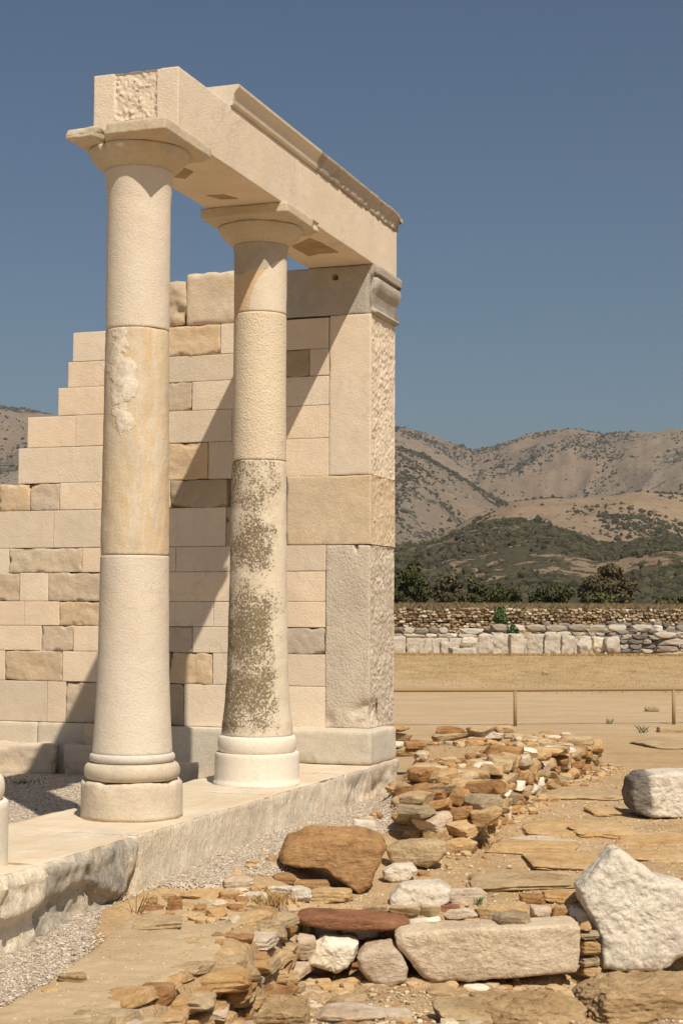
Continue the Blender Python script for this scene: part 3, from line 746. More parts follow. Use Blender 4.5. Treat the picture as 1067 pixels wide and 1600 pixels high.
rr2 = lambda px, py: prof([(py, 403 - px, 403 + px)], SP)[0][0]
V, F = lathe(torus_prof(rr2(56, 1165), rr2(61.5, 1165), zb2, za2), 144, .001); mk('base_torus', V, F, M['white'], c2)
R2 = .3427 - .008
V, F = lathe(dense([(R2 + .009, 0), (R2 + .009, .018), (R2 + .003, .024), (R2 - .002, .045), (R2 - .004, zb2 - .01), (R2 - .01, zb2)], .02), 160, .0008); mk('plinth_drum', V, F, M['white'], c2, sharp=50)

def capital(par, tc, P, ztop, zneck, half, rim, seed, broken):
    """lathe echinus under a square abacus with chamfered underside"""
    rn = interp(P, zneck); zab = ztop - .112
    pr = [(rn - .03, zneck - .004), (rn - .004, zneck - .002), (rn + .004, zneck + .004)]
    hb = zab - zneck - .014
    for k in range(1, 17):
        u = k/16; pr.append((rn + .004 + (rim - rn - .004)*(.5*math.sin(u*math.pi/2) + .5*u), zneck + .004 + hb*(.75*u + .25*u*u)))
    pr += [(rim - .004, zab - .004), (rim - .03, zab + .006)]
    def fe(V):
        V = V.copy()
        if broken:   # split running down from the abacus
            a = np.arctan2(V[:, 1], V[:, 0]); k = np.exp(-((a + 1.93)/.07)**2)*sstep(zneck + .03, zab, V[:, 2]); V[:, :2] *= (1 - .09*k)[:, None]
        return V
    V, F = lathe(dense(pr, .02), 160, .003, 6, seed, fe); cp = mk('capital', V, F, M['capital'], par, sharp=70)
    def fn(V, nrm):
        V = V.copy(); z = V[:, 2]
        u = np.clip((z - zab)/.112, 0, 1)
        # slab above, set back fillet below it that meets the echinus
        s = np.where(u > .27, 1.0, np.where(u > .21, .93 + .07*(u-.21)/.06, .90 + .03*(u/.21)))
        V[:, :2] *= s[:, None]
        if broken:
            k = sstep(.04, -.30, V[:, 0] + .10*fbm(V*4, 3)); V[:, 2] = z - k*.018*(u > .6)
            ero = k*np.clip(fbm(V*6 + 7, 4)*.9 + .35, 0, 1)
            V[:, 1] += ero*.030*(V[:, 1] < 0); V[:, 0] += (.035*k*np.abs(u - .55)**1.5*2 + .008*ero - .012*k)*(V[:, 0] < -.2)
            kk = np.exp(-((V[:, 0] + .09 + .03*(1-u) + .012*noise(V*20))/.020)**2)*(V[:, 1] < -.1)
            V[:, 1] += kk*.075; V[:, 2] -= kk*.02*(u > .8)
        else:
            k = sstep(.18, .34, V[:, 1])*sstep(.1, .3, V[:, 0]); V[:, 0] -= k*.05*np.clip(fbm(V*8 + 2, 3) + .4, 0, 1)*(u < .95)
        return V
    V, F = rbox((-half, -half, zab), (half, half, ztop), .0095, .008, .007, 7, seed + 5, fn, .012)
    mk('abacus', V, F, M['capital'], cp, sharp=50)
capital(c1, 0, P1, ZS + .018, z1[0], .366, .338, 3, True)
capital(c2, SP, P2, ZS + .0, z2[0], .366, .338, 9, False)

# ---- stump of the next column base at the left edge of the frame
cb = empty('column_stump', T(0, -2*SP + 2.15), TR); tag(cb, 'white round column base without a shaft, cut off by the left edge', 'column base')
# ---- architrave
arc = empty('architrave', T(0, 0), TR); tag(arc, 'long pale marble beam resting on both columns and the wall end', 'architrave')
def peck(V, nrm, ax, sgn, mask, amp=.014, sc_=24, seed=0):
    """point-chiselled face: real pits pushed into the stone"""
    k = (nrm[:, ax]*sgn > .9)*mask
    q = V*sc_; q = q.copy(); q[:, 2] *= .8
    n_ = np.abs(noise(q + seed)) + .6*np.abs(noise(q*1.9 + seed + 5))
    n_ = n_ + .35*fbm(V*6 + seed + 3, 3); V = V.copy(); V[:, ax] -= sgn*k*amp*(1.1 - 2.2*n_)*(.75 + .9*np.clip(fbm(V*4.5 + seed, 3) + .3, 0, 1)); return V
def fa(V, nrm):
    a = (V[:, 0] + W_)/(2*W_)
    m = ((a > .255) & (a < .745)).astype(float)
    V2 = peck(V, nrm, 1, -1, m, .013, 30, 3); V2[:, 1] += .004*m*(nrm[:, 1] < -.9)
    top = (V[:, 2] > ZT - .01) & (V[:, 1] < .3) & (a > .25) & (a < .8); V2[:, 2] -= top*.012*np.clip(fbm(V*12, 3) + .4, 0, 1)
    return V2
ones = lambda V: np.ones((len(V), 3))
TJ = at_t(463.7, 246, 0)[0]; 
V, F = rbox((-W_, T0, ZS + .001), (W_, 2.20, ZT), .0105, .004, .0012, 5, 1, fa, .004)
mk('architrave_block', V, F, M['new'], arc, attr={'tint': ones(V)*np.array([1.0, .995, .985])}, sharp=40)
V, F = rbox((-W_ + .001, 2.203, ZS), (W_ - .0015, T2 - .01, ZT - .001), .03, .004, .0012, 5, 2, None, .004)
mk('architrave_block', V, F, M['new'], arc, attr={'tint': ones(V)*np.array([1.02, 1.01, 1.0])}, sharp=40)
# stained old patches on the underside
def patch(pts, name='soffit_patch'):
    P = np.array([at for at in pts], float); c = P.mean(0); n = len(P); V = []
    m = 48; ang = np.linspace(0, 1, m, endpoint=False)*n
    ring = np.array([P[int(a) % n]*(1 - a % 1) + P[(int(a)+1) % n]*(a % 1) for a in ang])
    ring = c + (ring - c)*(1 + .08*noise(np.stack([ring[:, 0]*14, ring[:, 1]*14, ring[:, 0]*0 + 1.3], 1)))[:, None]
    V = np.concatenate([np.c_[ring, np.full(m, ZS - .004)], np.c_[ring, np.full(m, ZS + .01)], [[c[0], c[1], ZS - .004]]])
    i = np.arange(m); j = (i+1) % m
    F = np.concatenate([np.stack([np.full(m, 2*m), j, i], 1), np.stack([i, j, j + m], 1), np.stack([i, j + m, i + m], 1)])
    return mk(name, V, F, M['stain'], arc, smooth=False)
def at_soffit(px, py):
    d = ray(px, py); k = (ZS - EYE)/d[2]; return TI(d[0]*k, d[1]*k)
patch([at_soffit(*p) for p in [(456, 385), (484, 372), (500, 378), (529, 394), (500, 396), (483, 400)]])
patch([at_soffit(*p) for p in [(323, 305), (350, 304), (372, 310), (345, 311)]])
patch([at_soffit(*p) for p in [(272, 276), (288, 262), (302, 268), (290, 279)]])
# ---- cornice on top of the architrave
def extrude(pr, t0, t1, step=.03, amp=0, seed=0, ero=None):
    """profile in (r, z), swept along t"""
    pr = dense(pr + [pr[0]], .012)[:-1]; n = len(pr); ts = np.arange(t0, t1, step); ts = np.append(ts, t1)
    P = np.array(pr); V = np.concatenate([np.c_[P[:, 0], np.full(n, t), P[:, 1]] for t in ts]); c = P.mean(0)
    d = np.c_[V[:, 0] - c[0], np.zeros(len(V)), V[:, 2] - c[1]]; d /= np.linalg.norm(d, axis=1)[:, None]
    if amp: V = V + d*(amp*fbm(V*np.array([6, 6, 9]) + seed, 4))[:, None]
    if ero is not None: V = ero(V, d)
    i = np.arange(n); j = (i+1) % n
    F = np.concatenate([np.stack([k*n + i, k*n + j, (k+1)*n + j, (k+1)*n + i], 1) for k in range(len(ts)-1)])
    F = np.concatenate([F[:, [0, 1, 2]], F[:, [0, 2, 3]]])
    # caps
    m = len(V); V = np.concatenate([V, [[c[0], ts[0], c[1]], [c[0], ts[-1], c[1]]]])
    L = (len(ts)-1)*n
    F = np.concatenate([F, np.stack([np.full(n, m), j, i], 1), np.stack([np.full(n, m+1), L + i, L + j], 1)])
    return V, F
M['cornew'] = marble('new_cornice_marble', (.66, .58, .47), .05, grey_amt=.1, warm_amt=.08, fine=.001)
M['corold'] = marble('weathered_cornice_marble', (.46, .41, .34), .18, warm=(.40, .30, .18), warm_amt=.4, grey=(.17, .15, .13), grey_amt=.8, fine=.005, fscale=50)
ZC = ZT + .152
RW = W_
CP = [(-.20, ZT + .002), (RW + .012, ZT + .002), (RW + .020, ZT + .012), (RW + .024, ZT + .026), (RW + .016, ZT + .034), (RW + .019, ZT + .040), (RW + .021, ZT + .060), (RW + .028, ZT + .085), (RW + .042, ZT + .108), (RW + .060, ZT + .125), (RW + .064, ZT + .133), (RW + .064, ZC), (-.20, ZC)]
TC0 = .80
TCJ = 2.55
V, F = extrude(CP, TC0, TCJ, .05); mk('new_cornice', V, F, M['cornew'], arc, sharp=35)
def ero(V, d):
    k = sstep(TCJ + .3, T2, V[:, 1])*np.clip(fbm(V*7 + 2, 4)*1.3 + .25, 0, 1)
    low = (V[:, 2] < ZT + .06)*(V[:, 0] > .2); e = np.clip(fbm(V*np.array([0, 9, 0]) + 3, 3)*2, 0, 1)
    V = V - d*(k*.022)[:, None]*(V[:, 0] > .1)[:, None]; V[:, 0] -= low*.02*e
    end = sstep(T2 - .12, T2 + .0, V[:, 1]); V[:, 2] -= end*.045*(V[:, 2] > ZC - .03)*(1 + .8*fbm(V*14, 2)); return V
for a, b, sd_ in ((TCJ + .004, 3.02, 1), (3.024, 3.95, 2), (3.954, T2 + .005, 3)):
    V, F = extrude(CP, a, b, .02, .004, sd_, ero); mk('old_cornice', V, F, M['corold'] if sd_ != 9 else None, arc, sharp=45)

# ---- marble wall
zl = [at_t(310, y, T1)[1] for y in (508, 555, 596, 641, 691, 749, 793, 853.6, 893.4, 939.7, 979.2, 1020, 1069, 1135)]
def rx(x, y): return at_t(x, y, T1)[0]
wall = empty('marble_wall', T(0, T1), TR); tag(wall, 'tall stepped wall of pale marble blocks behind the columns', 'wall')
TK = T2 - T1
nb, ob = [], []
tn, ton = [], []
rs = np.random.RandomState(11)
N_, O_, G_, Y_c = 'n', 'o', 'g', 'y'
tints = {'n': (1, .985, .96), 'b': (1.05, 1.03, .99), 'd': (.93, .91, .88), 'w': (1.06, 1.0, .93)}
otint = {'o': (1.02, 1.0, .98), 'g': (.92, .93, .95), 'y': (1.10, 1.0, .87), 'k': (.78, .74, .68)}
def blk(ci, x0, x1, kind, y=None, top=None, bot=None):
    zt = zl[ci-1] if top is None else top; zb_ = zl[ci] if bot is None else bot
    ym = 951 - (0.5*(zt+zb_) - EYE)*2474/14.3
    a = rx(x0, ym) if x0 is not None else -4.6; b = rx(x1, ym)
    g_ = .0018
    off = rs.uniform(-.002, .003)
    if kind in 'nbdw':
        V, F = rbox((a + g_, off, zb_ + g_), (b - g_, TK - .01, zt - g_), .03, .002, .0012, 6, rs.randint(999), None, .006)
        nb.append((V, F)); tn.append(np.tile(np.array(tints[kind])*rs.uniform(.955, 1.03), (len(V), 1)))
    else:
        V, F = rbox((a + .004, off, zb_ + .002), (b - .005, TK - .01, zt - .004), .015, .005, .012, 7, rs.randint(999), None, .07)
        o = mk('ancient_block', V, F, M['old'], wall, attr={'tint': np.tile(np.array(otint[kind])*rs.uniform(.95, 1.05), (len(V), 1))}, sharp=50)
C = lambda ci, xs, kinds: [blk(ci, xs[i], xs[i+1], kinds[i]) for i in range(len(kinds)) if kinds[i] != '-']
C(1, [115, 190, 240, 345, 405, 514], 'nnynn')
C(2, [107, 180, 240, 395, 484, 514], 'wndkn')
C(3, [92, 190, 245, 300.5, 405, 514], 'wnonn')
C(4, [44, 119, 230, 362.5, 430, 514], 'wwnnw')
C(5, [29.5, 220, 326, 420, 514], 'nydw')
C(6, [None, 0, 48, 94, 200, 266, 354.5], 'nnyonnk'[:0] + 'nyownk')
C(7, [None, 84.5, 200, 353, 447], 'ddnk')
C(8, [None, 15, 129, 215, 275, 400, 509], 'nogwwnd'[:0] + 'nownnd')
C(9, [None, 31, 76, 200, 390, 508], 'oboww'[:5])
C(10, [None, 38, 93, 200, 334, 430, 508], 'wwynnw')
C(11, [None, 65, 115, 210, 301, 400, 508], 'wowonwo'[:0] + 'wowodg'[:6])
C(12, [None, 8, 98, 190, 265, 332.5, 420, 508], 'wynnynng'[:0] + 'wywnynd')
C(13, [None, 74, 103, 215, 287.5, 400, 508], 'dwokbb'[:6])
V, F = join(nb); mk('masonry', V, F, M['new'], wall, attr={'tint': np.concatenate(tn)}, sharp=40)
# big worn top course
zt0 = at_t(330, 428, T1)[1]
def oldblk(name, a, b, zb_, zt, tint, chip=.05, rad=.02, amp=.02, mat='old', seed=1, fn=None, seg=.02, par=wall, y0=0.0, y1=None, label=None):
    V, F = rbox((a, y0, zb_), (b, TK if y1 is None else y1, zt), seg, rad, amp, 5, seed, fn, chip)
    o = mk(name, V, F, M[mat], par, attr={'tint': np.tile(np.array(tint), (len(V), 1))} if mat in ('old', 'new') else None, sharp=50)
    if label: o['label'] = label
    return o
oldblk('ancient_block', rx(232, 470), rx(288, 470), zl[0] + .004, zt0 - .04, (.98, .95, .9), .10, .02, .05, seed=5)
oldblk('ancient_block', rx(290.5, 470), rx(400, 470), zl[0] + .002, zt0 + .02, (1.12, 1.10, 1.08), .05, .03, .012, seed=8)
# wall end: tall upright blocks with a pecked outer face
def antaf(seed, amp=.018, hole=None, smooth_edge=.03):
    def fn(V, nrm):
        e = sstep(smooth_edge - .01, smooth_edge + .012, V[:, 1])
        V2 = peck(V, nrm, 0, 1, e, amp, 25, seed)
        if hole:
            d = np.hypot(V[:, 1] - hole[0], (V[:, 2] - hole[1])*.7); k = (nrm[:, 0] > .8)*sstep(.032, .016, d); V2[:, 0] -= k*.07
        return V2
    return fn
zA, zB, zC, zD = at_t(579, 489, T1)[1], 2.583, 1.9502, .298
xa = rx(514.2, 620)
def anta(name, a, b, zb_, zt, mat, seed, fn, chip=.01, amp=.002, tint=(1, 1, 1), rad=.006, label=None):
    V, F = rbox((a, -.001, zb_), (b, TK, zt), .0115, rad, amp, 5, seed, fn, chip)
    o = mk(name, V, F, M[mat], wall, attr={'tint': np.tile(np.array(tint), (len(V), 1))}, sharp=50)
    if label: o['label'] = label
    return o
anta('upright_block', xa + .002, AR, zB + .002, zA - .002, 'new', 3, antaf(1, .012), tint=(1.0, .98, .95), label='fresh pale upright block with a pecked outer face')
def fbig(V, nrm):
    V2 = antaf(2, .009)(V, nrm); k = (nrm[:, 1] < -.5)*np.exp(-((V[:, 2] - zC - .02)/.04)**2)*np.clip(fbm(V*np.array([5, 1, 3]) + 1.5, 3)*2.5, 0, 1)
    V2[:, 1] += k*.02; return V2
anta('cross_block', rx(448, 800), AR + .002, zC + .003, zB - .001, 'old', 4, fbig, .02, .004, (1.13, 1.07, .98), label='wide beige block spanning the wall end')
def flow(V, nrm):
    V2 = antaf(5, .013, (.40, 1.60))(V, nrm)
    a = np.exp(-(((V[:, 0] - AR)/.16)**2 + ((V[:, 2] - .44)/.10)**2))*(V[:, 1] < .25)
    V2[:, 1] += a*.045*np.clip(1 + fbm(V*9, 3), 0, 2); V2[:, 0] -= a*.03
    b = np.exp(-(((V[:, 0] - xa)/.06)**2 + ((V[:, 2] - .36)/.08)**2)); V2[:, 1] += (nrm[:, 1] < -.5)*b*.03
    c = np.exp(-((V[:, 0] - (rx(556, 858)))/.014)**2)*sstep(zC - .09, zC, V[:, 2])*(nrm[:, 1] < -.2); V2[:, 1] += c*.05
    return V2
M['anta_low'] = marble('grey_upright_marble', (.57, .49, .39), .10, warm=(.50, .38, .25), warm_amt=.2, grey=(.34, .31, .27), grey_amt=.35, fine=.007, fscale=62, coarse=.004, cscale=55)
anta('upright_block', rx(508, 1000) + .003, AR - .004, zD + .003, zC - .002, 'anta_low', 6, flow, .03, .004, rad=.008, label='greyer weathered upright block with chipped lower corner')
C(8, [], ''); 
# capital of the wall end: moulding runs along the outer side
zK = ZS - .004
caprow = [(AR, zA + .0), (AR + .004, zA + .004), (AR + .030, zA + .012), (AR + .040, zA + .030), (AR + .030, zA + .050), (AR + .008, zA + .062), (AR - .010, zA + .080), (AR - .006, zA + .13), (AR + .012, zA + .20), (AR + .042, zA + .26), (AR + .056, zA + .31), (AR + .052, zA + .355), (AR + .030, zA + .385), (AR + .012, zA + .392), (AR + .014, zA + .405), (AR + .060, zA + .41), (AR + .066, zK - .02), (AR + .055, zK)]
kz = (zK - zA)/.50
caprow = [(r, zA + (z - zA)*kz if z < zK - .03 else z) for r, z in caprow]
xs_l = rx(400, 450)
def fcap(V, d):
    k = sstep(.10, .0, V[:, 1])*(V[:, 0] > AR - .02); e = np.clip(fbm(V*9 + 4, 3) + .3, 0, 1)
    V[:, 0] = np.where(V[:, 0] > AR - .02, AR - .02 + (V[:, 0] - AR + .02)*(1 - .55*k*(.5 + e)), V[:, 0])
    return V
capm = [(xs_l, zA + .001)] + caprow + [(xs_l, zK)]
V, F = extrude([(AR - .06, zA + .001)] + caprow + [(AR - .06, zK)], 0.004, TK + .004, .02, .004, 3, fcap)
moul = (V, F)
hx, hz = at_t(523.5, 433, T1)
def fhole(V, nrm):
    V = V.copy(); d = np.hypot(V[:, 0] - hx, V[:, 2] - hz); k = (nrm[:, 1] < -.8)*sstep(.030, .016, d); V[:, 1] += k*.09
    return V
V, F = rbox((xs_l + .005, .0, zA + .002), (AR - .03, TK, zK - .001), .0125, .008, .006, 5, 4, fhole, .012)
wc = mk('wall_capital', V, F, M['grey'], wall, sharp=50); mk('moulding', *moul, M['grey'], wc, sharp=50)
# foot course
zf = at_t(520, 1141, T1)[1]
def ffoot(V, nrm):
    V = V.copy(); k = (nrm[:, 1] < -.5)*sstep(.12, .0, V[:, 2])*np.clip(fbm(V*np.array([4, 1, 4]) + 9, 3)*3, 0, 1); V[:, 1] += k*.02; return V
PR, PT = .4201 - .01, 3.7699 - T1
M['foot'] = marble('foot_marble', (.58, .52, .42), .09, warm=(.58, .45, .3), warm_amt=.35, grey=(.46, .40, .33), grey_amt=.15, fine=.003, fscale=55)
V, F = rbox((rx(452, 1170) - .3, PT, .004), (PR, .45, .298), .02, .02, .008, 4, 3, ffoot, .03); mk('foot_course', V, F, M['foot'], wall, sharp=50)
xl_ = rx(452, 1170) - .305
for k, (a, b) in enumerate(((rx(200, 1150), xl_), (rx(61, 1150), rx(200, 1150) - .005), (-4.6, rx(61, 1150) - .004))):
    V, F = rbox((a, -.12 if k == 0 else -.03, -.25), (b, TK, zl[13] - .003), .03, .015, .006, 4, 20 + k, None, .02); mk('foot_course', V, F, M['foot'], wall, sharp=50)
V, F = rbox((-4.4, .05, 0), (xa, TK - .06, zl[6]), .3, .01)
V2, F2 = rbox((rx(175, 640), .05, zl[6]), (xa, TK - .06, zl[1] - .02), .3, .01)
V, F = join([(V, F), (V2, F2)]); mk('wall_core', V, F, M['core'], wall, smooth=False)

# ---- step under the columns
st = empty('marble_step', T(0, 0), TR); tag(st, 'long low marble step the columns stand on, its near part broken', 'step')
SR_ = .4375
def sface(seed, under=0.0, rough=.012, drop=.0, bot=-.7):
    def fn(V, nrm):
        V = V.copy(); k = (nrm[:, 0] > .5)
        V[:, 0] -= k*rough*(fbm(V*np.array([3, 5, 5]) + seed, 4) + .3)
        if under: V[:, 0] -= (V[:, 0] > 0)*under*sstep(-.18, -.42, V[:, 2])*(1 + fbm(V*4 + seed, 3))
        return V
    return fn
def stepblock(r0, r1, t0, t1, mat, seed, fn, seg=.02, chip=.03, rad=.012, amp=.008, z0=-.7, z1=0, label=None):
    V, F = rbox((r0, t0, z0), (r1, t1, z1), seg, rad, amp, 4, seed, fn, chip); o = mk('step_block', V, F, M[mat], st, sharp=50)
    if label: o['label'] = label
stepblock(-.57, SR_, -.80, 1.45, 'rawstep', 2, sface(1))
stepblock(-.57, SR_ - .006, 1.454, 3.05, 'rawstep', 5, sface(4, rough=.02))
def fbroken(V, nrm):
    V = V.copy(); k = (nrm[:, 0] > .3); n_ = np.clip(fbm(V*np.array([2, 3, 3]) + 4, 4) + .35, 0, 1.4)
    V[:, 0] -= k*.09*n_*sstep(0, -.2, V[:, 2]); return V
stepblock(-.57, SR_, 3.054, 4.55, 'edgestep', 7, fbroken)
def fnear(V, nrm):
    """broken near block: dark ragged top band overhanging a battered face"""
    V = V.copy(); k = (V[:, 0] > 0)
    n_ = fbm(V*np.array([2, 2.6, 3.2]) + 6, 4)
    line = -.20 - .14*noise(np.c_[V[:, 1]*1.6, V[:, 1]*0 + 2, V[:, 1]*0]) - .10*sstep(-1.6, -.9, V[:, 1])
    below = sstep(.03, -.06, V[:, 2] - line)
    V[:, 0] += k*(.035*n_ - .075*below + .04)*sstep(.0, -.06, V[:, 2])
    V[:, 0] -= k*.05*np.abs(noise(V*np.array([0, 1.3, 1]) * 5 + 3)) + k*.018*fbm(V*13, 4)
    cr = V[:, 1] + 1.42 + .10*noise(np.c_[V[:, 2]*6, V[:, 2]*0 + 3.3, V[:, 2]*0]) + .5*(V[:, 2] + .1)
    V[:, 0] -= k*.06*np.exp(-(cr/.014)**2)*sstep(-.06, -.12, V[:, 2])
    V[:, 0] -= k*.16*sstep(-1.05, -.80, V[:, 1])*sstep(-.12, -.35, V[:, 2])
    return V
stepblock(-.57, SR_ + .0, -1.95, -.806, 'greystep', 9, fnear, .016, .04, .014, .012, label='grey broken step block with ragged overhang')
stepblock(-.57, SR_ + .02, -4.4, -1.955, 'rawstep', 12, fnear, .02, .04, .014, .012)
# base at left edge
x0_, _ = at_z(14.5, 1350, 0)
def place_base():
    # its right flank is at px 14.5, its foot near y 1358
    best = None
    for t in np.arange(-3.2, -.8, .01):
        c = np.array(T(0, t)); d = ray(14.5, 1345); n = math.hypot(d[0], d[1])
        dd = (c[0]*d[1] - c[1]*d[0])/n
        if best is None or abs(dd + .33) < best[0]: best = (abs(dd + .33), t)
    return best[1]
tb = -2*0 + place_base(); cb.location = T(0, tb)
cb['label'] = 'white round column base with no shaft, cut off by the left edge'
V, F = lathe(dense([(.33, 0), (.326, .04), (.325, .33), (.315, .34)], .03), 128, .002, 5, 4); mk('plinth_drum', V, F, M['white'], cb, sharp=50)
V, F = lathe(torus_prof(.27, .305, .34, .47), 128, .002); mk('base_torus', V, F, M['white'], cb)
V, F = lathe([(.20, .44), (.20, .52), (.19, .53)], 64, .002); mk('shaft_stub', V, F, M['ring'], cb)

# ================================================================== loose blocks inside the temple
def tblock(name, label, cat, px0, px1, ytop, ybot, depth, mat, seed, zb_=-.2, rz=0, chip=.05, group=None, tint=(1, 1, 1), amp=.012):
    X, Y = at_z((px0+px1)/2, ybot, zb_); wd = (px1-px0)*Y/FPX; h = (ybot-ytop)*Y/FPX - depth*.09
    V, F = rbox((-wd/2, 0, 0), (wd/2, depth, h), .016, .02, amp*2.2, 5, seed, None, chip*2)
    o = mk(name, V, F, M[mat], None, loc=(X, Y, zb_), rz=rz, attr={'tint': np.tile(np.array(tint), (len(V), 1))}, sharp=50)
    tag(o, label, cat, group); return o
GB = 'old marble blocks on the gravel inside the temple'
tblock('fallen_block', 'long grey ridged block in shade at the left edge', 'stone block', -70, 86, 1158, 1210, .42, 'old', 1, group=GB)
tblock('fallen_block', 'shaded flat block behind the long ridged block', 'stone block', -60, 122, 1146, 1196, .45, 'old', 2, group=GB)
tblock('fallen_block', 'rough squarish pale block half hidden by the nearer column', 'stone block', 99, 175, 1160, 1213, .38, 'old', 3, group=GB)
o = tblock('loose_stone', 'small stone standing on the rough squarish block', 'stone', 134, 162, 1128, 1166, .14, 'old', 6, zb_=-.2, chip=.06, tint=(1.1, 1.02, .9))
X, Y = at_z(140, 1213, -.2); o.location = (X + .02, Y + .10, .015)
tblock('fallen_block', 'shaded grey block between the two columns', 'stone block', 262, 337, 1160, 1213, .42, 'old', 4, group=GB)
tblock('fallen_block', 'low pale block tucked behind the nearer column base', 'stone block', 262, 308, 1190, 1230, .22, 'old', 5, group=GB, zb_=-.2)

# ================================================================== ruined rubble walls
def stone_mat(rs_, wts):
    k = list(wts); p = np.array([wts[q] for q in k], float); return M[k[rs_.choice(len(k), p=p/p.sum())]]
MIX = {'rust': 3.2, 'gold': 5, 'tan': 2.4, 'greyish': .4, 'pink': .8, 'quartz': .8, 'white_rock': .4}
def place_stone(par, name, X, Y, Z, wd, d, h, rz, seed, mat, sub=3, tilt=0, roll=0, strata=.02):
    V, F = rock(wd, d, h, seed, sub, .032, strata, .45, tilt=tilt, roll=roll)
    ox, oy, oz = (par.location if par else (0, 0, 0))
    return mk(name, V, F, mat, par, loc=(X - ox, Y - oy, Z - oz), rz=rz, sharp=42)
def edge_courses(par, A, B, inward, z0, z1, slope, wr, seed, course=.088, lim=100, count=[0]):
    rs_ = np.random.RandomState(seed); A = np.array(A); B = np.array(B); L = np.linalg.norm(B-A); u = (B-A)/L; nrm_ = np.array([-u[1], u[0]])*inward
    z = z0; n = 0; k = 0
    ang = math.atan2(u[1], u[0])
    while z < z1:
        s = rs_.uniform(-.1, .05); hh = course*rs_.uniform(.85, 1.3)
        while s < L:
            wd = rs_.uniform(*wr); off = (z - z0)*slope + rs_.uniform(-.03, .04)
            if len(par.children) < lim and rs_.rand() > .04:
                p = A + u*(s + wd/2) + nrm_*(off + .09)
                place_stone(par, 'stone', p[0], p[1], z - .01, wd*1.05, rs_.uniform(.20, .32), hh*rs_.uniform(.95, 1.35), ang + rs_.uniform(-.3, .3), seed*1000 + n + k*40, stone_mat(rs_, MIX), 4, rs_.uniform(-.16, .16), rs_.uniform(-.2, .2))
                n += 1
            s += wd*.93
        z += hh*.95; k += 1
rw = empty('ruined_wall', (.6, 12.2, -.45)); tag(rw, 'near heap of rust and gold rubble stones beside the temple step', 'ruined wall', 'remains of rubble walls')
edge_courses(rw, (.20, 12.80), (.80, 12.08), 1, -.46, -.05, 1.3, (.15, .34), 3, lim=40)
edge_courses(rw, (.80, 12.08), (1.13, 12.6), 1, -.50, -.05, .6, (.15, .28), 13, lim=54)
edge_courses(rw, (1.13, 12.6), (1.54, 14.4), 1, -.50, -.04, .22, (.14, .28), 4, lim=78)
rs_ = np.random.RandomState(5)
for i in range(22):
    Y = rs_.uniform(12.9, 14.9); X = rs_.uniform(.45 + (Y-12.9)*.12, 1.1 + (Y - 12.9)*.22)
    place_stone(rw, 'stone', X, Y, float(H(np.array([X]), np.array([Y]), False)[0]) - .045, rs_.uniform(.2, .42), rs_.uniform(.16, .3), rs_.uniform(.06, .12), rs_.uniform(-.5, .5), 500 + i, stone_mat(rs_, MIX), 3, rs_.uniform(-.1, .1), rs_.uniform(-.1, .1))
rw2 = empty('ruined_wall', (1.6, 15, -.45)); tag(rw2, 'rubble wall running back along the dry ground, topped by a large rust stone', 'ruined wall', 'remains of rubble walls')
edge_courses(rw2, (1.54, 14.4), (2.06, 16.2), 1, -.50, -.05, .22, (.16, .32), 6, lim=52)
edge_courses(rw2, (2.06, 16.2), (3.15, 19.2), 1, -.50, -.20, .3, (.2, .4), 7, lim=78)
for i in range(20):
    Y = rs_.uniform(14.8, 18.8); f_ = (Y - 14.4)/4.8; X = rs_.uniform(1.25 + f_*1.1, 1.45 + f_*1.5)
    place_stone(rw2, 'stone', X, Y, -.15 - .06*f_, rs_.uniform(.25, .5), rs_.uniform(.2, .3), rs_.uniform(.07, .13), rs_.uniform(-.5, .5), 700 + i, stone_mat(rs_, MIX), 3, rs_.uniform(-.1, .1), rs_.uniform(-.1, .1))
x_, z_ = at_Y(787, 1191, 15.5); place_stone(rw2, 'stone', x_, 15.6, z_, .42, .3, .16, -.1, 901, M['rust'], 4, .05)
rw3 = empty('ruined_wall', (1, 17.2, -.4)); tag(rw3, 'back row of thin stacked slabs between temple corner and dry ground', 'ruined wall', 'remains of rubble walls')
edge_courses(rw3, (.5, 17.8), (1.80, 18.2), 1, -.27, .0, .1, (.22, .5), 8, .07, lim=40)
MIX = {'rust': 2.5, 'gold': 4, 'tan': 2, 'pink': 1.0}
rw4 = empty('ruined_wall', (-.6, 8.2, -.6)); tag(rw4, 'crumbling stone edge holding up the sandy mortar strip', 'ruined wall', 'remains of rubble walls')
rim = [(-.90, 6.75), (-.70, 7.4), (-.46, 8.05), (-.31, 9.0), (-.22, 9.5)]
for k in range(4): edge_courses(rw4, rim[k], rim[k+1], 1, -.74 - .02*k, -.47, .25, (.14, .34), 30 + k, .07, lim=(14, 30, 50, 64)[k])
for k in range(4): edge_courses(rw4, (rim[k][0] - .17, rim[k][1]), (rim[k+1][0] - .17, rim[k+1][1]), 1, -.475, -.44, .1, (.18, .40), 50 + k, .07, lim=64 + 3*(k+1))
MIX = {'rust': 1.5, 'gold': 2.5, 'tan': 2, 'pink': 2.0, 'quartz': 1.5}
rw5 = empty('ruined_wall', (.9, 9.9, -.8)); tag(rw5, 'rough stone lining behind the long slab and the quartz lump', 'ruined wall', 'remains of rubble walls')
edge_courses(rw5, (-.30, 9.70), (.55, 9.70), 1, -.84, -.56, .15, (.14, .30), 40, .10, lim=30)
edge_courses(rw5, (.2, 9.82), (1.6, 9.82), 1, -.60, -.50, .3, (.12, .30), 41, .07, lim=46)
edge_courses(rw5, (1.55, 9.80), (2.7, 9.80), 1, -.86, -.56, .15, (.16, .34), 42, .10, lim=70)
rs_ = np.random.RandomState(55); MIX = {'rust': 1, 'gold': 2.5, 'tan': 2.5, 'pink': 2.0, 'quartz': 1, 'white_rock': .6}
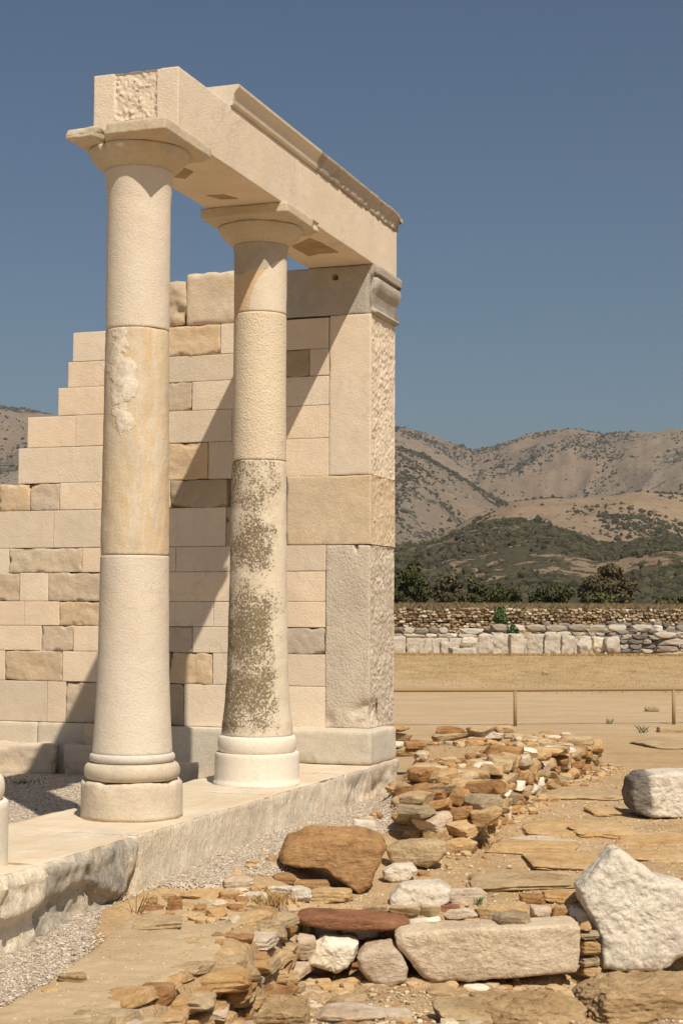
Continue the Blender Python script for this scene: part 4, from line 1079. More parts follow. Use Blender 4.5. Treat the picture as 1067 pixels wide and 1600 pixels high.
SM = []
for i in range(34):
    X, Y = rs_.uniform(-.5, 2.2), rs_.uniform(7.7, 9.3); s_ = rs_.uniform(.07, .17)
    o = place_stone(None, 'stone', X, Y, float(H(np.array([X]), np.array([Y]), False)[0]) - .02, s_*1.4, s_, s_*.5, rs_.uniform(-3, 3), 1500 + i, stone_mat(rs_, MIX), 4, rs_.uniform(-.2, .2), rs_.uniform(-.2, .2))
    SM.append((X/Y, X, o))

ORD = 'first second third fourth fifth sixth seventh eighth ninth tenth eleventh twelfth thirteenth fourteenth fifteenth sixteenth seventeenth eighteenth nineteenth twentieth'.split()
ORD += ['twenty-' + q_ for q_ in ORD[:9]] + ['thirtieth'] + ['thirty-' + q_ for q_ in ORD[:9]]
COLN = {'rust_schist': 'rust', 'golden_schist': 'golden', 'tan_schist': 'tan', 'pink_schist': 'pinkish', 'quartz_rock': 'cream', 'white_rock': 'white'}
SM.sort(key=lambda q_: q_[0])
for i, (_, _, o) in enumerate(SM): tag(o, 'small loose %s stone on the low earth, %s from the left among them' % (COLN[o.data.materials[0].name], ORD[i]), 'stone', 'small stones on the low earth')
# ================================================================== traced loose stones
def by_box(name, label, cat, x0, y0, x1, y1, mat, seed, dep=None, tilt=0, roll=0, z=None, group=None, sub=4, strata=.05, box=.5, sink=.02, rz=None, rough=.045):
    xm = (x0+x1)/2
    if z is None: X, Y, Z = hit(xm, y1)
    elif isinstance(z, tuple): Y = z[1]; X, Z = at_Y(xm, y1, Y)
    else: X, Y = at_z(xm, y1, z); Z = z
    wd = (x1-x0)*Y/FPX; hv = (y1-y0)*Y/FPX; tn_ = (EYE - Z)/Y
    d = dep if dep else min(.75*wd, .6*hv/tn_)
    h = max(.35*hv, hv - d*tn_) + sink
    V, F = rock(wd*1.04, d, h, seed, sub, rough, strata, box, tilt=tilt, roll=roll)
    o = mk(name, V, F, M[mat], None, loc=(X, Y + d*.42, Z - sink), rz=(rz if rz is not None else ((seed*37) % 100/100. - .5)*.5), sharp=42)
    tag(o, label, cat, group); return o
def by_outline(name, label, cat, pts, mat, seed, depth, z=None, e=.4, rough=.012, freq=6, lean=.0, basey=None, group=None, seg=128, rows=36, sink=.0):
    yb = basey or max(p[1] for p in pts); xm = sum(p[0] for p in pts)/len(pts)
    if z is None: X, Y, Z = hit(xm, yb)
    else: X, Y = at_z(xm, yb, z); Z = z
    P = []
    for x, y in pts:
        a, b = at_Y(x, y, Y); P.append((a - X, b - Z - sink))
    V, F = outline_rock(P, depth, seed, seg, rows, e, rough, freq, lean)
    o = mk(name, V, F, M[mat], None, loc=(X, Y + depth*.5, Z), sharp=42); tag(o, label, cat, group); return o
by_outline('boulder', 'big rust brown tilted slab beside the gravel strip', 'boulder', [(435, 1345), (447, 1318), (480, 1307), (560, 1305), (600, 1318), (605, 1330), (592, 1362), (580, 1392), (562, 1400), (545, 1388), (500, 1362), (460, 1360), (438, 1354)], 'rust', 4, .40, None, .30, .020, 5, .34, basey=1398, seg=260, rows=60)
by_outline('marble_boulder', 'large pointed white marble fragment at the right edge', 'boulder', [(909, 1395), (925, 1375), (950, 1350), (962, 1335), (974, 1333), (1010, 1358), (1035, 1379), (1075, 1386), (1100, 1420), (1090, 1480), (1062, 1500), (1035, 1520), (1000, 1522), (943, 1517), (940, 1470), (932, 1450), (915, 1420)], 'white_rock', 7, .34, -.80, .20, .016, 6, .12, basey=1521, seg=260, rows=70)
by_outline('stone_beam', 'long pitted tan stone slab lying on its side above the low earth', 'stone slab', [(619, 1467), (628, 1459), (700, 1453), (830, 1449), (900, 1444), (908, 1452), (906, 1500), (900, 1521), (800, 1530), (682, 1537), (662, 1529), (640, 1505), (622, 1482)], 'beamstone', 9, .30, -.80, .16, .013, 7, .0, basey=1534, seg=260, rows=60)
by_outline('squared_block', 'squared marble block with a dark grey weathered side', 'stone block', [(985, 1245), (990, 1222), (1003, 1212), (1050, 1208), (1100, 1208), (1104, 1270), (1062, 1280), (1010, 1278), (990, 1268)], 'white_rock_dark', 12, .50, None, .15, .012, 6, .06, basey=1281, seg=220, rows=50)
by_outline('pale_block', 'pale oblong marble block lying alone on the earth', 'stone block', [(610, 1406), (627, 1386), (690, 1382), (706, 1393), (703, 1412), (690, 1420), (628, 1428), (611, 1421)], 'white_rock', 15, .24, None, .34, .010, 7, .1)
by_outline('white_stone', 'small white stone below the layered slab end', 'stone', [(598, 1362), (615, 1353), (645, 1352), (652, 1362), (640, 1378), (612, 1380), (599, 1374)], 'white_rock', 17, .16, None, .45, .012, 8, .1)
by_outline('layered_slab', 'layered grey slab with a white right end', 'stone slab', [(603, 1330), (625, 1320), (670, 1316), (697, 1320), (700, 1334), (688, 1348), (668, 1358), (612, 1352)], 'tan', 19, .26, None, .4, .015, 8, .1)
by_outline('quartz_boulder', 'craggy white quartz lump under the red slab', 'boulder', [(478, 1510), (490, 1480), (508, 1468), (540, 1472), (558, 1478), (556, 1500), (545, 1518), (525, 1525), (495, 1514)], 'quartz', 23, .26, -.80, .4, .022, 7, .05, basey=1525)
by_outline('stone', 'cream and pink angular block below the slab end', 'stone', [(559, 1500), (572, 1485), (612, 1480), (626, 1492), (638, 1518), (634, 1536), (612, 1546), (580, 1538), (562, 1520)], 'pink', 25, .28, -.84, .32, .012, 7, .05)
by_outline('upright_slab', 'grey upright slab at the corner of the mortar strip', 'stone slab', [(396, 1440), (410, 1429), (440, 1428), (450, 1445), (452, 1480), (446, 1502), (432, 1505), (422, 1488), (424, 1462), (400, 1456)], 'white_rock', 27, .26, -.74, .4, .015, 7, .05)
by_outline('red_slab', 'long thin dark red slab lying like a lintel', 'stone slab', [(463, 1437), (475, 1430), (560, 1434), (620, 1440), (640, 1444), (636, 1456), (580, 1458), (500, 1454), (470, 1448)], 'red', 29, .30, -.565, .4, .012, 8, .05)
LS = [
 ('stone', 'split brown and cream stone left of the white quartz lump', 461, 1455, 493, 1499, 'pink', .2, ('Y', 9.5)),
 ('flat_stone', 'reddish flat stone capping the grey upright slab', 376, 1451, 428, 1484, 'pink', .26, -.50),
 ('flat_stone', 'broad golden flat stone on the rim of the mortar strip', 300, 1500, 392, 1552, 'gold', .36, -.515),
 ('stone', 'dark brown rounded stone under the broad golden flat stone', 338, 1518, 392, 1568, 'rust', .22, -.58),
 ('flat_stone', 'greenish grey flat stone on the rim near the bottom edge', 258, 1540, 333, 1579, 'tan', .3, -.52),
 ('flat_stone', 'golden flat stone cut by the bottom edge of the picture', 222, 1571, 291, 1603, 'gold', .3, -.53),
 ('stone', 'small golden stone below the greenish grey flat stone', 312, 1555, 350, 1588, 'gold', .2, -.60),
 ('stone', 'brown stone wedged behind the reddish flat stone', 386, 1482, 420, 1517, 'rust', .2, -.58),
 ('stone', 'yellow brown stone at the left end of the rim row', 213, 1395, 248, 1413, 'gold', None, None),
 ('stone', 'tan flat stone second in the rim row by the step', 247, 1393, 275, 1408, 'tan', None, None),
 ('stone', 'dark red flat stone under the left end of the rim row', 203, 1410, 257, 1424, 'red', None, None),
 ('stone', 'brown upright stone closing the left rim row', 260, 1397, 284, 1425, 'rust', None, None),
 ('flat_stone', 'wide golden flat stone between gravel and mortar', 284, 1384, 350, 1407, 'gold', .25, None),
 ('stone', 'peaked cream and brown stone at the gravel edge', 347, 1366, 396, 1394, 'pink', None, None),
 ('stone', 'gold stone in front of the peaked cream stone', 341, 1389, 381, 1412, 'gold', None, None),
 ('stone', 'pale squared stone above the dry weeds', 379, 1391, 419, 1412, 'white_rock', None, None),
 ('stone', 'brown stone touching the left tip of the rust slab', 424, 1362, 462, 1381, 'rust', None, None),
 ('stone', 'white oblong stone below the left tip of the rust slab', 416, 1379, 462, 1399, 'white_rock', None, None),
 ('stone', 'brown flat stone tucked under the rust slab', 460, 1370, 516, 1392, 'rust', .18, None),
 ('stone', 'white block below the tucked brown flat stone', 445, 1392, 484, 1421, 'white_rock', .16, None),
 ('flat_stone', 'ochre flat stone right of the white block', 486, 1390, 555, 1418, 'gold', .22, None),
 ('stone', 'small pinkish stone over the grey upright slab', 446, 1423, 468, 1438, 'pink', None, None),
 ('stone', 'cream knobbly stone right of the pale oblong block', 696, 1407, 757, 1435, 'pink', .14, None),
 ('stone', 'pink layered stone under the knobbly cream stone', 684, 1431, 722, 1448, 'red', None, None),
 ('stone', 'grey layered round stone lying on the long slab', 774, 1419, 830, 1451, 'greyish', .2, ('Y', 9.46)),
 ('stone', 'brown stone behind the grey layered round stone', 808, 1401, 851, 1422, 'rust', None, None),
 ('flat_stone', 'long golden stone leading to the white fragment', 849, 1394, 914, 1419, 'gold', .2, None),
 ('stone', 'small orange stone beside the layered slab', 651, 1359, 673, 1373, 'rust', None, None),
 ('stone', 'uppermost stone in the stack next to the white fragment', 906, 1436, 928, 1451, 'gold', .14, ('Y', 9.48)),
 ('stone', 'grey stone second from the top of the small stack', 906, 1450, 936, 1466, 'greyish', .16, ('Y', 9.48)),
 ('stone', 'rounded ochre stone in the middle of the small stack', 905, 1464, 939, 1490, 'gold', .16, ('Y', 9.48)),
 ('stone', 'grey and ochre stone fourth in the small stack', 906, 1488, 940, 1508, 'greyish', .16, ('Y', 9.48)),
 ('stone', 'lowest ochre stone of the small stack', 907, 1503, 942, 1524, 'gold', .16, ('Y', 9.48)),
 ('flat_stone', 'flat brown stone supporting the white fragment', 946, 1519, 1004, 1540, 'tan', .2, None),
 ('flat_stone', 'orange stone under the right side of the white fragment', 1003, 1521, 1052, 1540, 'gold', .2, None),
 ('flat_stone', 'cream flat stone on the right end of the long slab', 845, 1432, 906, 1449, 'pink', .24, ('Y', 9.58)),
 ('flat_stone', 'pale pink flat stone low in the middle foreground', 425, 1539, 528, 1559, 'pink', .3, None),
 ('stone', 'big pink and grey stone at the bottom edge', 482, 1556, 600, 1606, 'pink', .35, -.70),
 ('stone', 'white stone behind the big pink and grey stone', 540, 1549, 600, 1572, 'quartz', .2, None),
 ('stone', 'reddish stone on the bottom edge by the pointed tan stone', 588, 1568, 645, 1598, 'pink', .25, None),
 ('stone', 'tan stone under the left end of the long slab', 666, 1537, 712, 1570, 'tan', None, None),
 ('stone', 'pointed tan stone rising from the bottom edge', 680, 1551, 775, 1606, 'tan', .35, -.70),
 ('stone', 'small white stone lying below the long slab', 724, 1535, 764, 1550, 'quartz', .10, None),
 ('flat_stone', 'tan flat stone on the left rim of the mortar strip', 204, 1425, 280, 1454, 'tan', .3, None),
 ('stone', 'tan stone between gravel and mortar at lower left', 88, 1514, 138, 1537, 'tan', None, None),
 ('stone', 'small orange stone on the gravel at lower left', 62, 1540, 92, 1553, 'gold', None, None),
 ('stone', 'pale rounded stone at the foot of the rubble heap', 547, 1277, 589, 1311, 'white_rock', None, None),
 ('flat_stone', 'wide golden bedrock slab before the squared block', 826, 1276, 955, 1310, 'gold', .9, None),
 ('flat_stone', 'second golden slab set flush in the ground', 898, 1279, 1005, 1312, 'gold', .7, None),
 ('flat_stone', 'thin pale slab flush with the ground below the rubble wall', 806, 1306, 910, 1323, 'pink', .5, None),
 ('flat_stone', 'golden slab below the squared block at the right edge', 966, 1296, 1085, 1322, 'gold', .6, None),
 ('flat_stone', 'small golden slab set flush left of the squared block', 925, 1258, 986, 1276, 'gold', .5, None),
 ('flat_stone', 'long thin ochre slab set flush below the thin pale slab', 772, 1313, 912, 1336, 'gold', .7, None),
 ('flat_stone', 'golden slab set flush behind the tip of the white fragment', 832, 1334, 968, 1362, 'gold', .8, None),
 ('flat_stone', 'broad tan slab set flush left of the white fragment', 722, 1362, 916, 1392, 'tan', .7, None),
 ('flat_stone', 'ochre slab set flush right of the fragment tip', 982, 1326, 1090, 1348, 'gold', .6, None),
 ('flat_stone', 'tan slab set flush between rubble wall and squared block', 858, 1226, 985, 1250, 'tan', .9, None),
 ('flat_stone', 'small tan slab set flush near the kerb stone', 1010, 1155, 1085, 1170, 'tan', 1.2, None),
 ('stone', 'small grey stone on the pale track near the railing post', 1008, 1103, 1031, 1112, 'greyish', None, None),
 ('stone', 'lone dark stone in the dry grass field', 846, 1048, 858, 1055, 'greyish', None, None),
]
FLUSH = ('set flush', 'bedrock slab', 'flush with', 'below the squared block')
for i, (nm, lb, x0, y0, x1, y1, mt, dp, zz_) in enumerate(LS):
    fl = any(k in lb for k in FLUSH)
    by_box(nm, lb, 'stone', x0, y0, x1, y1, mt, 40 + i, dp, z=zz_, group='loose stones on the site', rough=.035, sink=(.03 if fl else .015), strata=.06, box=(.6 if nm == 'flat_stone' else .45), sub=4)
# craggy bedrock at the lower right corner
def crag(label, x0, x1, y0, y1, z, dep, seed):
    X, Y = at_z((x0+x1)/2, y1, z); wd = (x1-x0)*Y/FPX; h = (y1-y0)*Y/FPX*.9
    V, F = rock(wd, dep, h, seed, 6, .085, .02, .45); o = mk('bedrock', V, F, M['crag'], None, loc=(X, Y + dep*.4, z - .05), sharp=40); tag(o, label, 'rock', 'bedrock outcrops'); return o
crag('craggy brown bedrock under the white fragment', 905, 1110, 1530, 1606, -.72, .60, 3)
crag('low brown bedrock ledge below the long slab', 740, 930, 1548, 1612, -.72, .5, 6)
crag('brown earth covered ledge at the bottom centre', 395, 490, 1562, 1612, -.70, .5, 9)

# rubble: countless small fragments
rs_ = np.random.RandomState(77)
def fragments(name, label, n, sampler, s0, s1, seed, mat):
    rs_ = np.random.RandomState(seed); L_ = []; rn = []
    for i in range(n):
        for _ in range(30):
            X, Y = sampler(rs_); q4 = H(np.array([X, X + .05, X - .05, X, X]), np.array([Y, Y, Y, Y + .05, Y - .05]), False)
            if abs(q4[1] - q4[2]) + abs(q4[3] - q4[4]) < .035: break
        Z = float(H(np.array([X]), np.array([Y]), False)[0]); s = rs_.uniform(s0, s1)
        V, F = rock(s*rs_.uniform(.8, 1.6), s, s*rs_.uniform(.35, .7), rs_.randint(9999), 2, .06, 0, .4, extra=7)
        c, q = math.cos(rs_.uniform(0, 6.3)), 0; a = rs_.uniform(0, 6.3); c, q = math.cos(a), math.sin(a)
        V = np.stack([V[:, 0]*c - V[:, 1]*q + X, V[:, 0]*q + V[:, 1]*c + Y, V[:, 2] + Z - s*.1], 1)
        L_.append((V, F)); rn.append(np.full(len(V), rs_.rand()))
    V, F = join(L_); o = mk(name, V, F, mat, attr={'rnd': np.concatenate(rn)}, smooth=False); tag(o, label, 'rubble', kind='stuff')
gm = G('rubble_stone'); q = gm.n.new('ShaderNodeSeparateColor'); gm.l.new(gm.attr('rnd'), q.inputs[0])
cc = gm.ramp(q.outputs[0], [(0, (0.279, 0.146, 0.061)), (.25, (0.428, 0.258, 0.114)), (.5, (0.521, 0.361, 0.190)), (.8, (0.465, 0.361, 0.236)), (1, (0.670, 0.559, 0.410))])
gm.bump(gm.noise(40, 5), .006); M['rubblemix'] = gm.out(gm.mix(.5, cc, gm.mix(1.0, cc, gm.ramp(gm.noise(25, 6, .7), [(.3, .6), (.65, 1.15)]), 'MULTIPLY')))
def s_rim(r):
    k = r.rand()
    if k < .35:
        t = r.uniform(-1.2, .9); return T(.95 + r.normal()*.09, t)[:2]
    if k < .7: return (-.38 + r.normal()*.10, r.uniform(7.6, 9.4))
    return (r.uniform(-.3, 1.5), 9.3 + abs(r.normal())*.18)
fragments('rubble', 'small broken stones along the rim between gravel, mortar and earth', 260, s_rim, .03, .10, 5, M['rubblemix'])
def s_low(r): return (r.uniform(-.5, 2.4), r.uniform(7.2, 9.3))
fragments('rubble', 'small broken stones strewn over the low earth', 520, s_low, .02, .10, 6, M['rubblemix'])
def s_wall(r):
    k = r.rand()*1.0; a = np.array([(.20, 12.75), (.82, 11.98), (2.12, 16.1), (3.2, 19.1)]); i = r.randint(3); u = r.rand(); p = a[i]*(1-u) + a[i+1]*u
    return p[0] + r.normal()*.09, p[1] + r.normal()*.1
fragments('rubble', 'small fallen stones along the foot of the ruined walls', 170, s_wall, .03, .10, 7, M['rubblemix'])
def s_top(r):
    while True:
        X, Y = r.uniform(.2, 3.1), r.uniform(12.1, 19.2)
        if poly_sd(np.array([X]), np.array([Y]), MOUND)[0] < -.02: return X, Y
fragments('rubble', 'stone crumbs and earth on top of the ruined walls', 260, s_top, .05, .16, 8, M['rubblemix'])
def s_right(r): return r.uniform(.3, 4.5), r.uniform(9.4, 17)
fragments('rubble', 'scattered little stones on the open dry ground', 260, s_right, .012, .045, 9, M['rubblemix'])

# ================================================================== railing
rl = empty('railing', (2.6, 25, -.5)); tag(rl, 'low tan metal railing crossing the dry field', 'railing')
pts = []
for px, yb in ((555, 1136), (804.5, 1134.7), (1052, 1132), (1302, 1129.5)):
    X, Y = at_z(px, yb, -.51); pts.append((X, Y))
for X, Y in pts:
    V, F = tube([(X-2.6, Y-25, -.1), (X-2.6, Y-25, .57)], [.030, .030], 16); mk('post', V, F, M['rail'], rl)
e0 = (pts[0][0]*2 - pts[1][0], pts[0][1]*2 - pts[1][1]); e1 = (pts[3][0]*2 - pts[2][0], pts[3][1]*2 - pts[2][1])
V, F = tube([(e0[0]-2.6, e0[1]-25, .58)] + [(X-2.6, Y-25, .58) for X, Y in pts] + [(e1[0]-2.6, e1[1]-25, .58)], [.032]*6, 16); mk('rail', V, F, M['rail'], rl)
X, Y = at_z(1085, 1145, -.51); V, F = rbox((0, 0, 0), (1.3, .3, .10), .04, .02, .01, 5, 3, None, .02)
tag(mk('kerb_block', V, F, M['tan'], None, loc=(X - .55, Y, -.53), sharp=50), 'low weathered kerb stone at the foot of the railing post', 'kerb stone')

# ================================================================== far blocks and walls
def far_block(name, label, x0, y0, x1, y1, mat, seed, Y=64.0, dep=.6, kind='box', cat='stone block', group='marble blocks lined up in the field'):
    a, zt = at_Y(x0, y0, Y); b, _ = at_Y(x1, y0, Y); zb_ = -.38
    if kind == 'box': V, F = rbox((-(b-a)/2, 0, 0), ((b-a)/2, dep, zt - zb_), .05, .03, .06, 3.5, seed, None, .2)
    else: V, F = rock(b-a, dep*1.2, zt - zb_, seed, 4, .08, 0, .4)
    if kind != 'box': V = V + np.array([0, dep*.5, 0])
    o = mk(name, V, F, M[mat], None, loc=((a+b)/2, Y, zb_), rz=((seed*13) % 10 - 5)*.07, attr={'tint': np.tile(np.array([1.15, 1.12, 1.06]), (len(V), 1))}, sharp=50)
    tag(o, label, cat, group); return o
FB = [
 ('low white upright block at the left end of the field row', 637, 1004, 649, 1022, 'box', 'fieldmarble', 63.4),
 ('tilted dark faced block third from the left in the field row', 661, 997, 675, 1021, 'rock', 'fieldmarble', 63.6),
 ('square block with a shadowed gap left of the stacked pieces', 689, 1003, 710, 1022, 'box', 'fieldmarble', 63.6),
 ('wide flat plinth stone at the bottom of the stacked pieces', 706, 1012, 747, 1024, 'box', 'fieldmarble', 62.8),
 ('pale broad block right of the stacked pieces', 746, 993, 770, 1021, 'box', 'fieldmarble', 64),
 ('pale broad block behind the small green shrub', 771, 991, 796, 1021, 'box', 'fieldmarble', 64.2),
 ('block with rough left side right of the small green shrub', 797, 991, 820, 1021, 'box', 'fieldmarble', 64),
 ('tallest squared block before the two leaning blocks', 822, 991, 848, 1021, 'box', 'fieldmarble', 63.8),
 ('pitted block with a dark gap on its left', 850, 991, 875, 1021, 'box', 'fieldmarble', 63.6),
 ('narrow scarred block in the right half of the field row', 877, 993, 898, 1020, 'box', 'fieldmarble', 63.9),
 ('small leaning white block between scarred and ochre ones', 899, 996, 923, 1020, 'rock', 'fieldmarble', 63.4),
 ('ochre stained broken block next to the last boulder', 923, 994, 946, 1018, 'rock', 'quartz', 63.6),
 ('rounded boulder ending the field row before the dark wall', 944, 990, 971, 1020, 'rock', 'fieldmarble', 63.2),
]
for i, (lb, x0, y0, x1, y1, kd, mt, Y) in enumerate(FB): far_block('far_block', lb, x0, y0, x1, y1, mt, 300 + i, Y, .6, kd)
a, zt = at_Y(712, 1002, 62.9); V, F = rock(.62, .5, .22, 61, 3, .06, 0, .4); tag(mk('far_block', V, F, M['greyish'], None, loc=(at_Y(729, 1010, 63)[0], 63.1, -.38 + .28)), 'dark round stone in the middle of the stacked pieces', 'stone', 'marble blocks lined up in the field')
V, F = rock(.68, .5, .3, 63, 3, .06, 0, .5); tag(mk('far_block', V, F, M['white_rock'], None, loc=(at_Y(732, 1004, 63)[0], 63.15, -.38 + .44)), 'broken pale stone on top of the stacked pieces', 'stone', 'marble blocks lined up in the field')
def long_wall(name, label, x0, x1, ytop, Y, zb_, th, mat, seed, size=(.35, .8), course=.22, cat='wall', jit=.05, group=None, Yend=None, tops=None):
    rs_ = np.random.RandomState(seed); a, zt = at_Y(x0, ytop, Y); b, _ = at_Y(x1, ytop, Y); L_ = []; rn = []
    z = zb_; top = zt
    while z < top - course*.35:
        s = a - rs_.uniform(0, .3); hh = course*rs_.uniform(.8, 1.25)
        while s < b:
            wd = rs_.uniform(*size); yy = Y + (0 if Yend is None else (Yend-Y)*(s-a)/(b-a))
            V, F = rock(wd*1.05, th, hh*1.12, rs_.randint(9999), 2, .07, 0, .45, extra=7)
            tz = z + rs_.uniform(-jit, jit)*.4
            if not (z > top - course*1.5 and rs_.rand() < .25):
                L_.append((V + np.array([s + wd/2, yy + rs_.uniform(-jit, jit), tz]), F)); rn.append(np.full(len(V), rs_.rand()))
            s += wd*.96
        z += hh*.95
    V, F = join(L_); o = mk(name, V, F, mat, attr={'rnd': np.concatenate(rn)}, smooth=False); tag(o, label, cat, group); return o
M['drystone'] = pebble_mat('drystone', [(0, (.13, .085, .045)), (.3, (.28, .20, .12)), (.6, (.38, .295, .19)), (.9, (.50, .42, .31)), (1, (.62, .55, .44))])
M['greystone'] = pebble_mat('pale_stacked_stone', [(0, (.17, .14, .11)), (.35, (.34, .29, .23)), (.7, (.47, .42, .34)), (1, (.62, .56, .48))])
M['darkstone'] = pebble_mat('dark_stacked_stone', [(0, (.10, .09, .08)), (.6, (.22, .19, .16)), (.9, (.36, .32, .27)), (1, (.6, .56, .5))])
long_wall('stone_wall', 'long dry-stone boundary wall along the back of the field', 540, 1180, 950, 92, -.5, .6, M['drystone'], 3, (.16, .42), .14, jit=.10)
long_wall('low_wall', 'low grey coursed wall directly behind the left end of the field row', 560, 768, 979, 72, -.55, .5, M['greystone'], 5, (.4, 1.2), .22)
bw = empty('low_wall', (5, 65.2, -.55)); tag(bw, 'long whitish block wall backing the row of field blocks', 'wall'); X_r = np.random.RandomState(4)
xx = at_Y(560, 995, 65.2)[0]; xe = at_Y(948, 995, 65.2)[0]; k_ = 0
while xx < xe:
    wd = X_r.uniform(1.1, 2.0); V, F = rbox((xx - 5, X_r.uniform(-.04, .04), 0), (xx - 5 + wd - .03, .5, at_Y(0, 993.5, 65.2)[1] + .55 + X_r.uniform(-.05, .03)), .08, .03, .05, 3, k_, None, .10)
    mk('wall_block', V, F, M['fieldmarble'], bw, sharp=50); xx += wd; k_ += 1
long_wall('low_wall', 'dark stacked wall right of the last boulder', 968, 1040, 988, 66, -.55, .5, M['darkstone'], 7, (.3, .7), .2)
long_wall('low_wall', 'whitish stacked wall meeting the right edge', 1030, 1190, 989, 64.4, -.55, .6, M['greystone'], 8, (.6, 1.3), .25)
long_wall('low_wall', 'pale broken wall behind the right half of the field row', 770, 1180, 983, 71, -.55, .6, M['greystone'], 9, (.4, 1.1), .25)
# earth bank in front of the boundary wall
bx = np.linspace(1.5, 26, 160); by = np.linspace(76, 92, 40); BX, BY = np.meshgrid(bx, by)
BZ = -.56 + (.95 + .2*n2(BX, BY, .3, 3))*sstep(79, 84, BY + .8*n2(BX, BY, .5, 3))*sstep(3, 11, BX) + .08*n2(BX, BY, 1.3, 4)
I = np.arange(BX.size).reshape(BX.shape); F = np.stack([I[:-1, :-1], I[:-1, 1:], I[1:, 1:], I[1:, :-1]], 2).reshape(-1, 4)
mk('earth_bank', np.stack([BX, BY, BZ], 2).reshape(-1, 3), F, M['crag'])['kind'] = 'structure'
long_wall('low_wall', 'dark rough retaining wall under the earth bank', 830, 1180, 975, 79.5, -.5, .5, M['darkstone'], 12, (.3, .8), .22, jit=.12)

# ================================================================== vegetation
def leaves(C0, n, rs_, size, R3, clumps=None, droop=0.0):
    """n small two-triangle leaf clusters spread through lobes around C0"""
    cl = clumps if clumps is not None else (rs_.normal(size=(30, 3))*.5)
    k = rs_.randint(len(cl), size=n); d = rs_.normal(size=(n, 3)); d /= np.linalg.norm(d, axis=1)[:, None]
    rad = rs_.uniform(.55, 1.0, (n, 1))**.6*cl[k, 3:4]
    P = cl[k, :3] + d*rad
    P = P*np.array(R3) + np.array(C0)
    u = rs_.normal(size=(n, 3)); u /= np.linalg.norm(u, axis=1)[:, None]; v = np.cross(u, d + .4*rs_.normal(size=(n, 3))); v /= np.linalg.norm(v, axis=1)[:, None]
    s = size*rs_.uniform(.6, 1.3, (n, 1)); V = np.stack([P - u*s, P + v*s*.6, P + u*s, P - v*s*.6], 1).reshape(-1, 3)
    F = np.arange(n*4).reshape(n, 4); rn = np.repeat(np.clip(rs_.rand(len(cl))[k]*.6 + rs_.rand(n)*.5, 0, 1), 4)
    return V, F, rn
def tree(name, label, cat, x0, x1, ytop, ybase, Y, seed, mat, n=9000, trunk=True, group='trees behind the boundary wall', size=.13, flat_=1.0, sparse=False, clr=.2):
    rs_ = np.random.RandomState(seed); a, zt = at_Y(x0, ytop, Y); b, _ = at_Y(x1, ytop, Y); zb_ = -.5
    wd = b-a; h = zt - zb_; root = empty(name, ((a+b)/2, Y, zb_)); tag(root, label, cat, group)
    m = 46; cl = np.zeros((m, 4))
    for i in range(m):
        while True:
            p = rs_.uniform(-1, 1, 3)
            if np.linalg.norm(p) < 1: break
        cl[i, :3] = p*np.array([.80, .80, .74]); cl[i, 3] = rs_.uniform(.14, .30)
    cl[:, 2] = np.maximum(cl[:, 2], -.85)
    V, F, rn = leaves((0, 0, h*(.5 + clr/2)), n, rs_, size, (wd/2*.95, wd*.40, h*(.5 - clr/2)*1.02), cl)
    mk('crown', V, F, M[mat], root, smooth=False, attr={'rnd': rn})
    L_ = []
    for i in range(6):
        bx_ = rs_.uniform(-.12, .12)*wd; e = cl[i]*np.array([wd/2, wd*.4, h*.4, 1]); mid = (bx_*.6 + e[0]*.35, e[1]*.35, h*.38)
        L_.append(tube([(bx_*.5, 0, -.1), mid, (e[0]*.85, e[1]*.85, h*.5 + e[2]*.8)], [.13, .085, .03], 7))
    V, F = join(L_); mk('trunk', V, F, M['bark'], root)
    return root
tree('olive_tree', 'dense dark green bushy tree directly behind the temple corner', 'tree', 585, 684, 870, 945, 100, 1, 'leaf', 15000)
tree('shrub', 'brownish thin shrub between the two leftmost green trees', 'shrub', 664, 735, 893, 948, 101, 2, 'leaf2', 6000)
tree('olive_tree', 'mid green round tree in the middle of the row', 'tree', 718, 768, 898, 948, 103, 7, 'leaf', 7000)
tree('olive_tree', 'low wide green tree second from the middle of the row', 'tree', 758, 822, 902, 948, 102, 3, 'leaf', 8000)
tree('olive_tree', 'very dark low tree left of the large spreading tree', 'tree', 823, 900, 902, 950, 101, 4, 'leaf', 9000)
tree('spreading_tree', 'large spreading tree with open crown and visible limbs', 'tree', 893, 1002, 880, 945, 103, 5, 'leaf2', 11000, clr=.3)
tree('shrub', 'green shrub under the large spreading tree', 'shrub', 890, 985, 922, 950, 101, 6, 'leaf', 7000)
tree('shrub', 'dark low shrub right of the spreading tree', 'shrub', 985, 1110, 925, 952, 106, 8, 'leaf', 8000)
tree('shrub', 'small green shrub growing against the boundary wall', 'shrub', 765, 800, 947, 985, 82, 11, 'weed', 2500, size=.09, group='small shrubs near the field blocks')
tree('shrub', 'small bright green shrub just above the field blocks', 'shrub', 788, 813, 973, 995, 67, 12, 'weed', 1800, size=.07, group='small shrubs near the field blocks')
